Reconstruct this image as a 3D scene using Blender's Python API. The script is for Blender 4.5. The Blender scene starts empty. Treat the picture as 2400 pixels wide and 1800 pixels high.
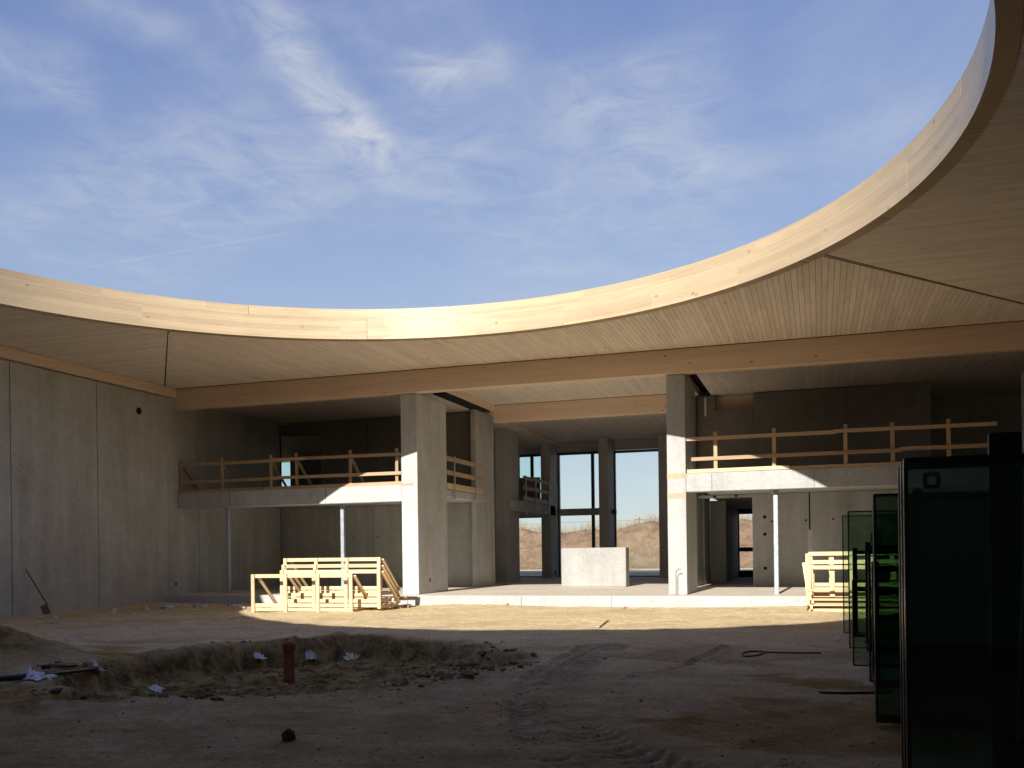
import bpy, bmesh, math, random
import numpy as np
from mathutils import Matrix, Vector
random.seed(7); rng = np.random.default_rng(7)
SC = bpy.context.scene
COL = SC.collection

# ---------------------------------------------------------------- camera
F, YAW, ROLL, HZ, EYE = 2185.0, 0.3182, 0.0129, 1297.24, 1.197
_f = np.array([-math.sin(YAW), math.cos(YAW), 0]); _r0 = np.array([math.cos(YAW), math.sin(YAW), 0]); _u0 = np.array([0, 0, 1.])
_r = math.cos(ROLL) * _r0 - math.sin(ROLL) * _u0; _u = math.sin(ROLL) * _r0 + math.cos(ROLL) * _u0
cd = bpy.data.cameras.new('camera'); cam = bpy.data.objects.new('camera', cd); COL.objects.link(cam)
cd.sensor_width = 36; cd.lens = F / 2400 * 36; cd.shift_y = (HZ - 900) / 2400; cd.clip_start = .05; cd.clip_end = 3000
cam.matrix_world = Matrix(((_r[0], _u[0], -_f[0], 0), (_r[1], _u[1], -_f[1], 0), (_r[2], _u[2], -_f[2], EYE), (0, 0, 0, 1)))
SC.camera = cam
def onZ(x, y, z):
    d = _f + _r * (x - 1200) / F + _u * (HZ - y) / F
    t = (z - EYE) / d[2]; return (d[0] * t, d[1] * t, z)

# ---------------------------------------------------------------- sky, sun, exposure
SUN_EL, SUN_AZ = math.radians(28.0), math.radians(2.5)
world = bpy.data.worlds.new('World'); SC.world = world; world.use_nodes = True
SKY_STRENGTH = 0.138
def build_world():
    nt = world.node_tree; nt.nodes.clear(); N = nt.nodes.new; L = nt.links.new
    out = N('ShaderNodeOutputWorld'); bg = N('ShaderNodeBackground'); bg.inputs[1].default_value = SKY_STRENGTH
    sky = N('ShaderNodeTexSky'); sky.sky_type = 'NISHITA'; sky.sun_disc = False
    sky.sun_elevation = SUN_EL; sky.sun_rotation = math.pi + SUN_AZ; sky.air_density = 1.0; sky.dust_density = .0; sky.ozone_density = 1.6
    tc = N('ShaderNodeTexCoord'); sep = N('ShaderNodeSeparateXYZ'); L(tc.outputs['Generated'], sep.inputs[0])
    mx = N('ShaderNodeMath'); mx.operation = 'MAXIMUM'; L(sep.outputs[2], mx.inputs[0]); mx.inputs[1].default_value = .06
    cmb = N('ShaderNodeCombineXYZ')
    for i in (0, 1):
        dv = N('ShaderNodeMath'); dv.operation = 'DIVIDE'; L(sep.outputs[i], dv.inputs[0]); L(mx.outputs[0], dv.inputs[1]); L(dv.outputs[0], cmb.inputs[i])
    def layer(rot, scale, sx, sy, detail, dist, lo, hi, off):
        mp = N('ShaderNodeMapping'); mp.inputs['Rotation'].default_value = (0, 0, rot); mp.inputs['Scale'].default_value = (sx, sy, 1); mp.inputs['Location'].default_value = off
        L(cmb.outputs[0], mp.inputs[0])
        ns = N('ShaderNodeTexNoise'); ns.inputs['Scale'].default_value = scale; ns.inputs['Detail'].default_value = detail; ns.inputs['Roughness'].default_value = .62; ns.inputs['Distortion'].default_value = dist
        L(mp.outputs[0], ns.inputs['Vector'])
        rp = N('ShaderNodeMapRange'); rp.interpolation_type = 'SMOOTHSTEP'; rp.inputs[1].default_value = lo; rp.inputs[2].default_value = hi
        L(ns.outputs[0], rp.inputs[0]); return rp.outputs[0]
    a = layer(.5, .9, 1.0, .38, 8, .9, .42, .80, (3.1, 1.7, 0))      # long drawn-out cirrus
    b = layer(-.35, 2.2, 1, .55, 9, 1.4, .50, .86, (8.3, 4.1, 0))    # finer wisps
    c = layer(.1, .5, 1, .8, 3, .3, .35, .75, (1.3, 9.4, 0))         # broad patches that thin them out
    def m(op, x, y):
        n = N('ShaderNodeMath'); n.operation = op
        for k, v in ((0, x), (1, y)):
            if isinstance(v, (int, float)): n.inputs[k].default_value = v
            else: L(v, n.inputs[k])
        return n.outputs[0]
    s1 = m('MULTIPLY', a, m('ADD', m('MULTIPLY', c, .7), .3)); s2 = m('MULTIPLY', b, c)
    def plane(px, py):
        d = _f + _r * (px - 1200) / F + _u * (HZ - py) / F; return np.array([d[0] / d[2], d[1] / d[2]])
    wn = N('ShaderNodeTexNoise'); wn.inputs['Scale'].default_value = 2.6; wn.inputs['Detail'].default_value = 5; L(cmb.outputs[0], wn.inputs['Vector'])
    fn = N('ShaderNodeTexNoise'); fn.inputs['Scale'].default_value = 5.5; fn.inputs['Detail'].default_value = 7; fn.inputs['Roughness'].default_value = .65; fn.inputs['Distortion'].default_value = .8; L(cmb.outputs[0], fn.inputs['Vector'])
    cs = N('ShaderNodeSeparateXYZ'); L(cmb.outputs[0], cs.inputs[0])
    def ss(v, lo, hi):
        rp = N('ShaderNodeMapRange'); rp.interpolation_type = 'SMOOTHSTEP'; rp.inputs[1].default_value = lo; rp.inputs[2].default_value = hi; L(v, rp.inputs[0]); return rp.outputs[0]
    def streak(a, b, wpx, amp, warp, noisy=True):
        """a trail of cirrus between two points of the cloud layer"""
        A, Bp = plane(*a), plane(*b); e = Bp - A; ln = np.hypot(*e); e = e / ln; nrm = np.array([-e[1], e[0]])
        mid = ((a[0] + b[0]) / 2, (a[1] + b[1]) / 2); q = np.array([b[0] - a[0], b[1] - a[1]], float); q /= np.hypot(*q)
        w = max(abs((plane(mid[0] - q[1] * wpx, mid[1] + q[0] * wpx) - plane(*mid)) @ nrm), 1e-4)
        dx = m('SUBTRACT', cs.outputs[0], float(A[0])); dy = m('SUBTRACT', cs.outputs[1], float(A[1]))
        t_ = m('DIVIDE', m('ADD', m('MULTIPLY', dx, float(e[0])), m('MULTIPLY', dy, float(e[1]))), float(ln))
        d = m('ADD', m('MULTIPLY', dx, float(nrm[0])), m('MULTIPLY', dy, float(nrm[1])))
        d = m('ABSOLUTE', m('ADD', d, m('MULTIPLY', m('SUBTRACT', wn.outputs[0], .5), warp * w)), 0)
        v = m('MULTIPLY', ss(d, w, 0.), m('MULTIPLY', ss(t_, 0, .25), ss(t_, 1.0, .7)))
        if noisy: v = m('MULTIPLY', v, ss(fn.outputs[0], .18, .78))
        return m('MULTIPLY', v, amp)
    tot = m('ADD', m('MULTIPLY', s1, .7), m('MULTIPLY', s2, .25))
    for st_ in (((480, -160), (930, 440), 100, .52, 1.4), ((900, 170), (1260, 138), 80, .55, 1.4), ((130, 640), (800, 524), 4, .14, .4, False), ((100, -50), (460, 110), 80, .34, 1.8),
                ((900, 520), (1850, 400), 260, .30, 1.8), ((1400, 300), (1800, 450), 110, .28, 1.8), ((-60, 380), (740, 590), 240, .32, 1.8), ((-100, 140), (280, 195), 130, .36, 1.8), ((1200, 250), (1800, 170), 150, .26, 1.8), ((250, 230), (1200, 440), 280, .26, 1.8)):
        tot = m('ADD', tot, streak(*st_))
    tot = m('MULTIPLY', m('MINIMUM', tot, .75), ss(sep.outputs[2], .05, .28))
    mixn = N('ShaderNodeMix'); mixn.data_type = 'RGBA'; L(tot, mixn.inputs[0])
    hs = N('ShaderNodeHueSaturation'); hs.inputs['Hue'].default_value = .528; hs.inputs['Saturation'].default_value = 1.0; hs.inputs['Value'].default_value = 1.0
    L(sky.outputs[0], hs.inputs['Color']); 
    one = N('ShaderNodeVectorMath'); one.operation = 'MULTIPLY_ADD'; L(hs.outputs[0], one.inputs[0]); one.inputs[1].default_value = (.26, .26, .26); one.inputs[2].default_value = (1, 1, 1)
    soft = N('ShaderNodeVectorMath'); soft.operation = 'DIVIDE'; L(hs.outputs[0], soft.inputs[0]); L(one.outputs[0], soft.inputs[1])
    h2 = N('ShaderNodeHueSaturation'); h2.inputs['Saturation'].default_value = 1.3; L(soft.outputs[0], h2.inputs['Color']); L(h2.outputs[0], mixn.inputs[6]); mixn.inputs[7].default_value = (2.25, 2.35, 2.5, 1)
    L(mixn.outputs[2], bg.inputs[0]); L(bg.outputs[0], out.inputs[0])
build_world()
sl = bpy.data.lights.new('sun', 'SUN'); sl.energy = 3.6; sl.angle = math.radians(.5); sl.color = (1, .95, .87)
sun = bpy.data.objects.new('sun', sl); COL.objects.link(sun)
sdir = Vector((math.sin(SUN_AZ) * math.cos(SUN_EL), math.cos(SUN_AZ) * math.cos(SUN_EL), -math.sin(SUN_EL)))
sun.rotation_euler = sdir.to_track_quat('-Z', 'Y').to_euler(); sun.location = (-8, -20, 30)
cy = SC.cycles; cy.max_bounces = 14; cy.diffuse_bounces = 8; cy.transparent_max_bounces = 48; cy.use_denoising = True
vs = SC.view_settings; vs.view_transform = 'Standard'; vs.look = 'None'; vs.exposure = 1.12; vs.gamma = 1; vs.use_curve_mapping = False

# ---------------------------------------------------------------- materials
MATS = {}
class NT:
    def __init__(s, name):
        s.m = bpy.data.materials.new(name); s.m.use_nodes = True; s.nt = s.m.node_tree; s.b = s.nt.nodes['Principled BSDF']
        s.out = s.nt.nodes['Material Output']; MATS[name] = s.m
        g = s.N('ShaderNodeNewGeometry'); s.pos = g.outputs['Position']; s.rnd = None
    def N(s, t): return s.nt.nodes.new(t)
    def L(s, a, b): s.nt.links.new(a, b)
    def put(s, v, sock):
        if isinstance(v, (int, float)): sock.default_value = v
        elif isinstance(v, tuple): sock.default_value = v if len(v) == 4 or sock.type == 'VECTOR' else (*v, 1)
        else: s.L(v, sock)
    def math(s, op, a, b=0.0, c=None):
        n = s.N('ShaderNodeMath'); n.operation = op; s.put(a, n.inputs[0]); s.put(b, n.inputs[1])
        if c is not None: s.put(c, n.inputs[2])
        return n.outputs[0]
    def scale(s, v, sc, loc=(0, 0, 0)):
        n = s.N('ShaderNodeMapping'); s.put(v, n.inputs[0]); n.inputs['Scale'].default_value = sc; n.inputs['Location'].default_value = loc; return n.outputs[0]
    def noise(s, v, sc=1., det=4, rough=.55, dist=0):
        n = s.N('ShaderNodeTexNoise'); s.put(v, n.inputs['Vector']); n.inputs['Scale'].default_value = sc; n.inputs['Detail'].default_value = det
        n.inputs['Roughness'].default_value = rough; n.inputs['Distortion'].default_value = dist; return n.outputs[0]
    def rng(s, v, a, b, c=0., d=1., smooth=True):
        n = s.N('ShaderNodeMapRange'); n.interpolation_type = 'SMOOTHSTEP' if smooth else 'LINEAR'; s.put(v, n.inputs[0])
        for i, k in enumerate((a, b, c, d)): n.inputs[i + 1].default_value = k
        return n.outputs[0]
    def mix(s, f, a, b, mode='MIX'):
        n = s.N('ShaderNodeMix'); n.data_type = 'RGBA'; n.blend_type = mode; s.put(f, n.inputs[0]); s.put(a, n.inputs[6]); s.put(b, n.inputs[7]); return n.outputs[2]
    def xyz(s, v):
        n = s.N('ShaderNodeSeparateXYZ'); s.put(v, n.inputs[0]); return n.outputs
    def vec(s, x, y, z):
        n = s.N('ShaderNodeCombineXYZ')
        for i, k in enumerate((x, y, z)): s.put(k, n.inputs[i])
        return n.outputs[0]
    def vor(s, v, sc):
        n = s.N('ShaderNodeTexVoronoi'); s.put(v, n.inputs['Vector']); n.inputs['Scale'].default_value = sc; return n.outputs
    def white(s, v):
        n = s.N('ShaderNodeTexWhiteNoise'); n.noise_dimensions = '3D'; s.put(v, n.inputs['Vector']); return n.outputs[0]
    def objrand(s): return s.N('ShaderNodeObjectInfo').outputs['Random']
    def objco(s): return s.N('ShaderNodeTexCoord').outputs['Object']
    def bump(s, h, st=.3, d=.01):
        n = s.N('ShaderNodeBump'); n.inputs['Strength'].default_value = st; n.inputs['Distance'].default_value = d; s.put(h, n.inputs['Height']); s.L(n.outputs[0], s.b.inputs['Normal'])
    def fin(s, col, rough=.7, spec=.3):
        s.put(col, s.b.inputs['Base Color']); s.put(rough, s.b.inputs['Roughness']); s.b.inputs['Specular IOR Level'].default_value = spec; return s.m

def concrete(name, base, vary=.16, streak=.22, warm=.0):
    t = NT(name); p = t.pos; x, y, z = t.xyz(p)[:3]
    big = t.noise(p, .55, 5, .6); mid = t.noise(p, 2.6, 6, .65); fine = t.noise(p, 38, 4, .7)
    hz = t.math('ADD', x, y)
    st = t.noise(t.vec(t.math('MULTIPLY', hz, 2.0), t.math('MULTIPLY', t.math('SUBTRACT', x, y), .7), t.math('MULTIPLY', z, .22)), 1, 5, .6)
    v = t.math('ADD', t.math('ADD', t.rng(big, .3, .7, -vary * .8, vary * .8, False), t.rng(mid, .3, .7, -vary * .5, vary * .5, False)), t.rng(st, .3, .7, -streak, streak, False))
    v = t.math('ADD', v, t.math('ADD', t.rng(fine, .3, .7, -.11, .11, False), t.rng(t.noise(p, 9.5, 5, .7), .3, .7, -.09, .09, False)))
    f = t.math('ADD', 1.0, v)
    # dark rain runs, sparse
    run = t.rng(t.noise(t.vec(t.math('MULTIPLY', hz, 6.5), 3.3, t.math('MULTIPLY', z, .12)), 1, 3, .5), .60, .74, 0, 1)
    stain = t.math('MULTIPLY', run, t.rng(big, .4, .65, 0, .35))
    col = t.mix(1.0, (*base, 1), t.vec(f, f, f), 'MULTIPLY')
    col = t.mix(stain, col, tuple(b * .55 for b in base))
    pores = t.vor(p, 13); pm = t.rng(pores[0], .05, .15, 1, 0)
    keep = t.math('GREATER_THAN', t.xyz(pores[1])[0], .72); pm = t.math('MULTIPLY', pm, keep)
    col = t.mix(t.math('MULTIPLY', pm, .55), col, tuple(b * .35 for b in base))
    t.bump(t.math('SUBTRACT', t.math('MULTIPLY', fine, .4), pm), .35, .006)
    return t.fin(col, t.rng(mid, .3, .7, .62, .85), .25)
concrete('concrete', (.455, .455, .44), .15, .12)
concrete('concrete_pale', (.345, .34, .325), .14, .10)
concrete('concrete_panel', (.41, .415, .395), .15, .14)
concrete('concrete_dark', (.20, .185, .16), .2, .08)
concrete('concrete_smooth', (.41, .41, .40), .14, .10)
concrete('concrete_floor', (.58, .52, .43), .12, .03)
concrete('mortar', (.43, .34, .22), .1, .05)

def knots(t, p2, sc, thr):
    v = t.vor(p2, sc); k = t.rng(v[0], .05, .12, 1, 0); return t.math('MULTIPLY', k, t.math('GREATER_THAN', t.xyz(v[1])[0], thr))
def wood(name, base, axis='x', stretch=.07, gsc=9., vary=.2, knot=.72, rough=.6, spec=.3, use_obj=False, rnd=.14):
    t = NT(name); p = t.objco() if use_obj else t.pos
    s = {'x': (stretch, 1, 1), 'y': (1, stretch, 1), 'z': (1, 1, stretch)}[axis]
    r = t.objrand(); off = t.vec(t.math('MULTIPLY', r, 37.), t.math('MULTIPLY', r, 91.), t.math('MULTIPLY', r, 13.))
    add = t.N('ShaderNodeVectorMath'); t.put(p, add.inputs[0]); t.put(off, add.inputs[1]); q = add.outputs[0]
    g = t.noise(t.scale(q, s), gsc, 6, .6, .6); big = t.noise(t.scale(q, s), 1.7, 3)
    f = t.math('ADD', t.math('ADD', 1.0, t.rng(g, .3, .7, -vary, vary, False)), t.math('ADD', t.rng(big, .3, .7, -.10, .10, False), t.math('MULTIPLY', t.math('SUBTRACT', r, .5), rnd * 2)))
    col = t.mix(1.0, (*base, 1), t.vec(f, f, f), 'MULTIPLY')
    col = t.mix(t.rng(g, .45, .75, 0, .35), col, (base[0] * .8, base[1] * .66, base[2] * .5))
    s2 = {'x': (.55, 1, 1), 'y': (1, .55, 1), 'z': (1, 1, .55)}[axis]
    k = knots(t, t.scale(q, s2), 3.4, knot)
    col = t.mix(t.math('MULTIPLY', k, .75), col, (base[0] * .32, base[1] * .22, base[2] * .14))
    t.bump(g, .25, .003)
    return t.fin(col, t.rng(g, .3, .7, rough - .06, rough + .1), spec)
wood('timber_new_x', (.66, .515, .32), 'x', use_obj=True)
wood('timber_new_y', (.64, .495, .305), 'y', use_obj=True)
wood('timber_new_z', (.66, .515, .32), 'z', use_obj=True)
wood('timber_old_x', (.42, .29, .17), 'x', use_obj=True, vary=.28)
wood('timber_old_y', (.40, .28, .165), 'y', use_obj=True, vary=.28)
wood('timber_old_z', (.42, .29, .17), 'z', use_obj=True, vary=.28)
wood('glulam_x', (.78, .61, .47), 'x', .05, 14, .13, .55, .6, .25, rnd=.04)
wood('glulam_y', (.78, .61, .47), 'y', .05, 14, .13, .55, .6, .25, rnd=.04)

CX, CY, RR, RIM_B, RIM_T, RIM_W = -7.632, 12.516, 9.595, 6.73, 7.50, .26
def rim_mat():
    t = NT('glulam_rim'); x, y, z = t.xyz(t.pos)[:3]
    an = t.math('ARCTAN2', t.math('SUBTRACT', y, CY), t.math('SUBTRACT', x, CX)); arc = t.math('MULTIPLY', an, RR)
    r = t.objrand(); arc2 = t.math('ADD', arc, t.math('MULTIPLY', r, 31))
    q = t.vec(arc2, z, 0)
    g = t.noise(t.scale(q, (.35, 7, 1)), 3.2, 6, .6, .5); big = t.noise(t.scale(q, (.4, 2.2, 1)), 1.3, 3)
    # single laminations inside a board: stepped tint by height and length
    lam = t.white(t.vec(t.math('FLOOR', t.math('MULTIPLY', arc2, .42)), t.math('FLOOR', t.math('MULTIPLY', z, 7.5)), 2))
    f = t.math('ADD', t.math('ADD', 1, t.rng(g, .3, .7, -.07, .07, False)), t.math('ADD', t.rng(big, .3, .7, -.06, .06, False), t.math('MULTIPLY', t.math('SUBTRACT', lam, .5), .22)))
    base = (.485, .365, .225)
    col = t.mix(1.0, (*base, 1), t.vec(f, f, f), 'MULTIPLY')
    k = knots(t, t.scale(q, (1, 1.3, 1)), 1.9, .45)
    col = t.mix(t.math('MULTIPLY', k, .7), col, (.30, .165, .07))
    pale = knots(t, t.scale(q, (1.4, .55, 1), (5, 2, 0)), 2.1, .6); col = t.mix(t.math('MULTIPLY', pale, .35), col, (.82, .68, .46))
    line = t.rng(t.math('ABSOLUTE', t.math('SUBTRACT', t.math('FRACT', t.math('MULTIPLY', z, 7.5)), .5)), .455, .5, 0, .34)
    col = t.mix(line, col, (.36, .24, .12))
    t.bump(g, .12, .003)
    return t.fin(col, t.rng(g, .3, .7, .26, .34), .45)
rim_mat()
def soffit(name, axis):
    t = NT(name); x, y, z = t.xyz(t.pos)[:3]; a, b = (x, y) if axis == 'y' else (y, x)
    idx = t.math('FLOOR', t.math('DIVIDE', a, .12)); w = t.white(t.vec(idx, t.math('FLOOR', t.math('ADD', t.math('MULTIPLY', b, .28), t.math('MULTIPLY', t.white(t.vec(idx, 5, 5)), 9))), 1))
    q = t.vec(t.math('MULTIPLY', a, 1), t.math('MULTIPLY', b, .05), idx)
    g = t.noise(q, 26, 5, .6, .4)
    f = t.math('ADD', t.math('ADD', 1, t.rng(g, .3, .7, -.10, .10, False)), t.math('MULTIPLY', t.math('SUBTRACT', w, .5), .16))
    base = (.74, .655, .57)
    col = t.mix(1.0, (*base, 1), t.vec(f, f, f), 'MULTIPLY')
    k = knots(t, t.vec(a, t.math('MULTIPLY', b, .6), 0), 2.6, .82); col = t.mix(t.math('MULTIPLY', k, .7), col, (.2, .12, .06))
    fr = t.math('ABSOLUTE', t.math('SUBTRACT', t.math('FRACT', t.math('DIVIDE', a, .12)), .5)); gr = t.rng(fr, .455, .495, 0, 1)
    col = t.mix(t.math('MULTIPLY', gr, .42), col, (.14, .105, .075))
    t.bump(t.math('SUBTRACT', g, t.math('MULTIPLY', gr, 2)), .25, .004)
    return t.fin(col, .72, .2)
soffit('soffit_along_y', 'y'); soffit('soffit_along_x', 'x')

def soil():
    t = NT('soil'); p = t.pos
    at = t.N('ShaderNodeAttribute'); at.attribute_name = 'moist_shade'; moist_shade = at.outputs['Fac']
    big = t.noise(p, .35, 5, .6, .4); mid = t.noise(p, 1.9, 7, .68, .5); fine = t.noise(p, 17, 6, .75); grit = t.noise(p, 70, 3, .8)
    st = t.noise(t.scale(p, (.45, 1.7, 1)), 1.1, 6, .65, .6)
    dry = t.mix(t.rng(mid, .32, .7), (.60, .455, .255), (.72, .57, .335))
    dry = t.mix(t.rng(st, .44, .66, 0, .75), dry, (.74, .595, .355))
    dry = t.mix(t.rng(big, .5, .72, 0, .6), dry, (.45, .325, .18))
    wet_shade = t.mix(t.rng(mid, .3, .7), (.24, .135, .042), (.43, .255, .09))
    col = t.mix(moist_shade, dry, wet_shade)  # dark tone also paints shade into the foreground and tread grooves
    ad = t.N('ShaderNodeAttribute'); ad.attribute_name = 'dug'; n3 = t.noise(p, 3.3, 6, .7, .6)
    col = t.mix(ad.outputs['Fac'], col, t.mix(t.rng(n3, .34, .66), (.10, .06, .018), (.42, .285, .115)))
    dash = t.noise(t.scale(p, (1.1, 3.2, 1)), 2.4, 6, .7, .5); clump = t.noise(p, .8, 4, .6)
    dark = t.math('MULTIPLY', t.rng(dash, .54, .66, 0, .62), t.rng(clump, .44, .62))
    col = t.mix(dark, col, (.16, .10, .055))
    f = t.math('ADD', t.rng(fine, .25, .75, .60, 1.36, False), t.rng(grit, .3, .7, -.16, .16, False))
    col = t.mix(1.0, col, t.vec(f, f, f), 'MULTIPLY')
    v = t.vor(p, 16); peb = t.math('MULTIPLY', t.rng(v[0], .07, .16, 1, 0), t.math('GREATER_THAN', t.xyz(v[1])[0], .80))
    col = t.mix(t.math('MULTIPLY', peb, .6), col, (.50, .44, .36))
    t.bump(t.math('ADD', t.math('ADD', fine, t.math('MULTIPLY', mid, 1.2)), t.math('ADD', t.math('MULTIPLY', grit, .3), t.math('MULTIPLY', peb, .5))), .85, .035)
    return t.fin(col, .93, .12)
soil()
def bank():
    t = NT('bank_soil'); p = t.pos; z = t.xyz(p)[2]
    a = t.noise(p, .9, 8, .72, .6); b = t.noise(t.scale(p, (1.6, 1, .35)), 1.1, 7, .7); c = t.noise(p, .12, 3)
    col = t.mix(t.rng(a, .3, .7), (.21, .12, .068), (.37, .235, .14)); col = t.mix(t.rng(b, .42, .7, 0, .6), col, (.40, .27, .165))
    col = t.mix(t.rng(c, .45, .65, 0, .45), col, (.31, .245, .15))
    t.bump(t.math('ADD', a, b), .9, .25); return t.fin(col, .95, .1)
bank()
def flat(name, col, rough=.6, metal=0., spec=.4, nz=.12, sc=6.):
    t = NT(name); n = t.noise(t.pos, sc, 5, .6); f = t.rng(n, .3, .7, 1 - nz, 1 + nz, False)
    t.b.inputs['Metallic'].default_value = metal; c = t.mix(1.0, (*col, 1), t.vec(f, f, f), 'MULTIPLY'); t.bump(n, .1, .003)
    return t.fin(c, t.rng(n, .3, .7, max(.02, rough - .08), rough + .08), spec)
flat('galvanised', (.38, .42, .47), .42, .35, .5, .14, 9)
flat('steel_dark', (.03, .03, .032), .5, .3)
flat('frame_dark', (.045, .05, .056), .45, .2)
flat('sealant', (.012, .012, .013), .38, 0, .5)
flat('spacer_metal', (.62, .60, .56), .3, .9)
flat('black_pipe', (.016, .017, .02), .4)
flat('clay_pipe', (.25, .082, .045), .5, 0, .35, .25, 7)
flat('white_plastic', (.80, .77, .70), .45, 0, .4, .08, 20)
flat('yellow_plastic', (.74, .68, .42), .5, 0, .4, .1, 20)
flat('blue_plastic', (.05, .17, .55), .4)
flat('red_plastic', (.55, .10, .06), .45)
flat('paper', (.72, .67, .58), .8, 0, .2)
flat('stone', (.44, .40, .34), .9, 0, .2, .25, 14)
flat('wet_clod', (.20, .125, .05), .95, 0, .1, .35, 9)
flat('clod', (.27, .20, .135), .95, 0, .1, .25, 14)
flat('dark_stone', (.10, .058, .04), .9, 0, .2, .25, 14)
flat('rust', (.20, .11, .065), .8, .2)
flat('hole', (.018, .017, .016), .9, 0, .1)
flat('plaster', (.60, .575, .53), .85, 0, .2, .08)
flat('felt', (.035, .035, .035), .9, 0, .1)
flat('strip_white', (.78, .77, .74), .6)
t = NT('dry_grass'); r_ = t.noise(t.pos, 1.3, 3); t.fin(t.mix(r_, (.32, .235, .135), (.46, .355, .22)), .9, .1)
def glass(name, tint, refl=1.0):
    t = NT(name); nt = t.nt
    tr = t.N('ShaderNodeBsdfTransparent'); tr.inputs[0].default_value = (*tint, 1); gl = t.N('ShaderNodeBsdfGlossy'); gl.inputs['Roughness'].default_value = .015; gl.inputs[0].default_value = (.95, 1, .97, 1)
    fr = t.N('ShaderNodeFresnel'); fr.inputs[0].default_value = 1.5; mx = t.N('ShaderNodeMixShader')
    t.L(t.math('MULTIPLY', fr.outputs[0], refl), mx.inputs[0]); t.L(tr.outputs[0], mx.inputs[1]); t.L(gl.outputs[0], mx.inputs[2]); t.L(mx.outputs[0], t.out.inputs[0])
    nt.nodes.remove(t.b); return t.m
glass('glass_clear', (.905, .95, .985), .8); glass('glass_teal', (.78, .92, .93), .8)
glass('glass_green', (.74, .825, .75), .9); glass('glass_pack', (.80, .855, .845), .6); glass('glass_mid', (.70, .775, .73), .7); glass('glass_dark', (.20, .30, .27), .9); glass('glass_black', (.055, .085, .085), .9)

# ---------------------------------------------------------------- object helpers
def link(name, me, mat=None, parent=None):
    o = bpy.data.objects.new(name, me); COL.objects.link(o)
    if mat: me.materials.append(MATS[mat])
    if parent: o.parent = parent; o.matrix_parent_inverse = parent.matrix_world.inverted() if False else Matrix.Translation(-parent.location) if parent.get('_flat') else Matrix()
    return o
def tag(o, label, cat, group=None):
    o['label'] = label; o['category'] = cat
    if group: o['group'] = group
    return o
def empty(name, loc, label, cat, group=None, rz=0):
    o = bpy.data.objects.new(name, None); COL.objects.link(o); o.location = loc; o.rotation_euler = (0, 0, rz); o.empty_display_size = .2
    return tag(o, label, cat, group)
def add_box(bm, x0, x1, y0, y1, z0, z1, M=None):
    vs_ = [bm.verts.new((x, y, z)) for z in (z0, z1) for y in (y0, y1) for x in (x0, x1)]
    for f in ((0, 2, 3, 1), (4, 5, 7, 6), (0, 1, 5, 4), (2, 6, 7, 3), (0, 4, 6, 2), (1, 3, 7, 5)): bm.faces.new([vs_[i] for i in f])
    if M: bmesh.ops.transform(bm, matrix=M, verts=vs_)
    return vs_
def finish(name, bm, mat, parent=None, bevel=0., smooth=False, seg=1):
    if bevel: bmesh.ops.bevel(bm, geom=list(bm.edges), offset=bevel, segments=seg, affect='EDGES', clamp_overlap=True)
    bmesh.ops.recalc_face_normals(bm, faces=list(bm.faces))
    me = bpy.data.meshes.new(name); bm.to_mesh(me); bm.free()
    if smooth: me.shade_smooth()
    o = bpy.data.objects.new(name, me); COL.objects.link(o)
    me.materials.append(MATS[mat]); o.parent = parent
    return o
def box(name, x0, x1, y0, y1, z0, z1, mat, parent=None, bevel=.008):
    """box with its origin at its own centre, in the parent's space"""
    c = ((x0 + x1) / 2, (y0 + y1) / 2, (z0 + z1) / 2); bm = bmesh.new()
    add_box(bm, x0 - c[0], x1 - c[0], y0 - c[1], y1 - c[1], z0 - c[2], z1 - c[2])
    o = finish(name, bm, mat, None, bevel); o.location = c
    if parent:
        o.parent = parent
        if parent.type == 'MESH' and parent.get('off') is not None: o.location = Vector(c) - Vector(parent['off'])
    return o
def sub(name, par, x0, x1, y0, y1, z0, z1, mat, bevel=.004):
    """box given in the grand-parent's space, child of a box part"""
    o = box(name, x0, x1, y0, y1, z0, z1, mat, None, bevel); o.parent = par; o.location = o.location - par.location; return o
def beam_between(name, a, b, w, h, mat, parent=None, up=(0, 0, 1), bevel=.004):
    """plank from a to b; its long side is local x"""
    a, b = Vector(a), Vector(b); d = b - a; L_ = d.length; x = d.normalized(); z = Vector(up); y = z.cross(x).normalized(); z = x.cross(y)
    bm = bmesh.new(); add_box(bm, -L_ / 2, L_ / 2, -w / 2, w / 2, -h / 2, h / 2); o = finish(name, bm, mat, parent, bevel)
    M = Matrix((x, y, z)).transposed().to_4x4(); M.translation = (a + b) / 2; o.matrix_local = M; return o
def tube(name, pts, r, mat, parent=None, seg=8, smooth_pts=0):
    pts = [Vector(p) for p in pts]
    for _ in range(smooth_pts):
        q = [pts[0]]
        for a, b in zip(pts, pts[1:]): q += [a * .75 + b * .25, a * .25 + b * .75]
        pts = q + [pts[-1]]
    bm = bmesh.new(); rings = []
    for i, p in enumerate(pts):
        d = (pts[min(i + 1, len(pts) - 1)] - pts[max(i - 1, 0)]).normalized(); s_ = d.cross(Vector((0, 0, 1)) if abs(d.z) < .9 else Vector((1, 0, 0))).normalized(); t_ = d.cross(s_)
        rr = r[i] if isinstance(r, list) else r
        rings.append([bm.verts.new(p + (s_ * math.cos(k * 2 * math.pi / seg) + t_ * math.sin(k * 2 * math.pi / seg)) * rr) for k in range(seg)])
    for A, B in zip(rings, rings[1:]):
        for k in range(seg): bm.faces.new((A[k], A[(k + 1) % seg], B[(k + 1) % seg], B[k]))
    bm.faces.new(rings[0][::-1]); bm.faces.new(rings[-1])
    return finish(name, bm, mat, parent, 0, True)
def copy_tree(o, parent=None):
    c = o.copy(); COL.objects.link(c)
    if parent: c.parent = parent
    for ch in o.children: copy_tree(ch, c)
    return c

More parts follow.
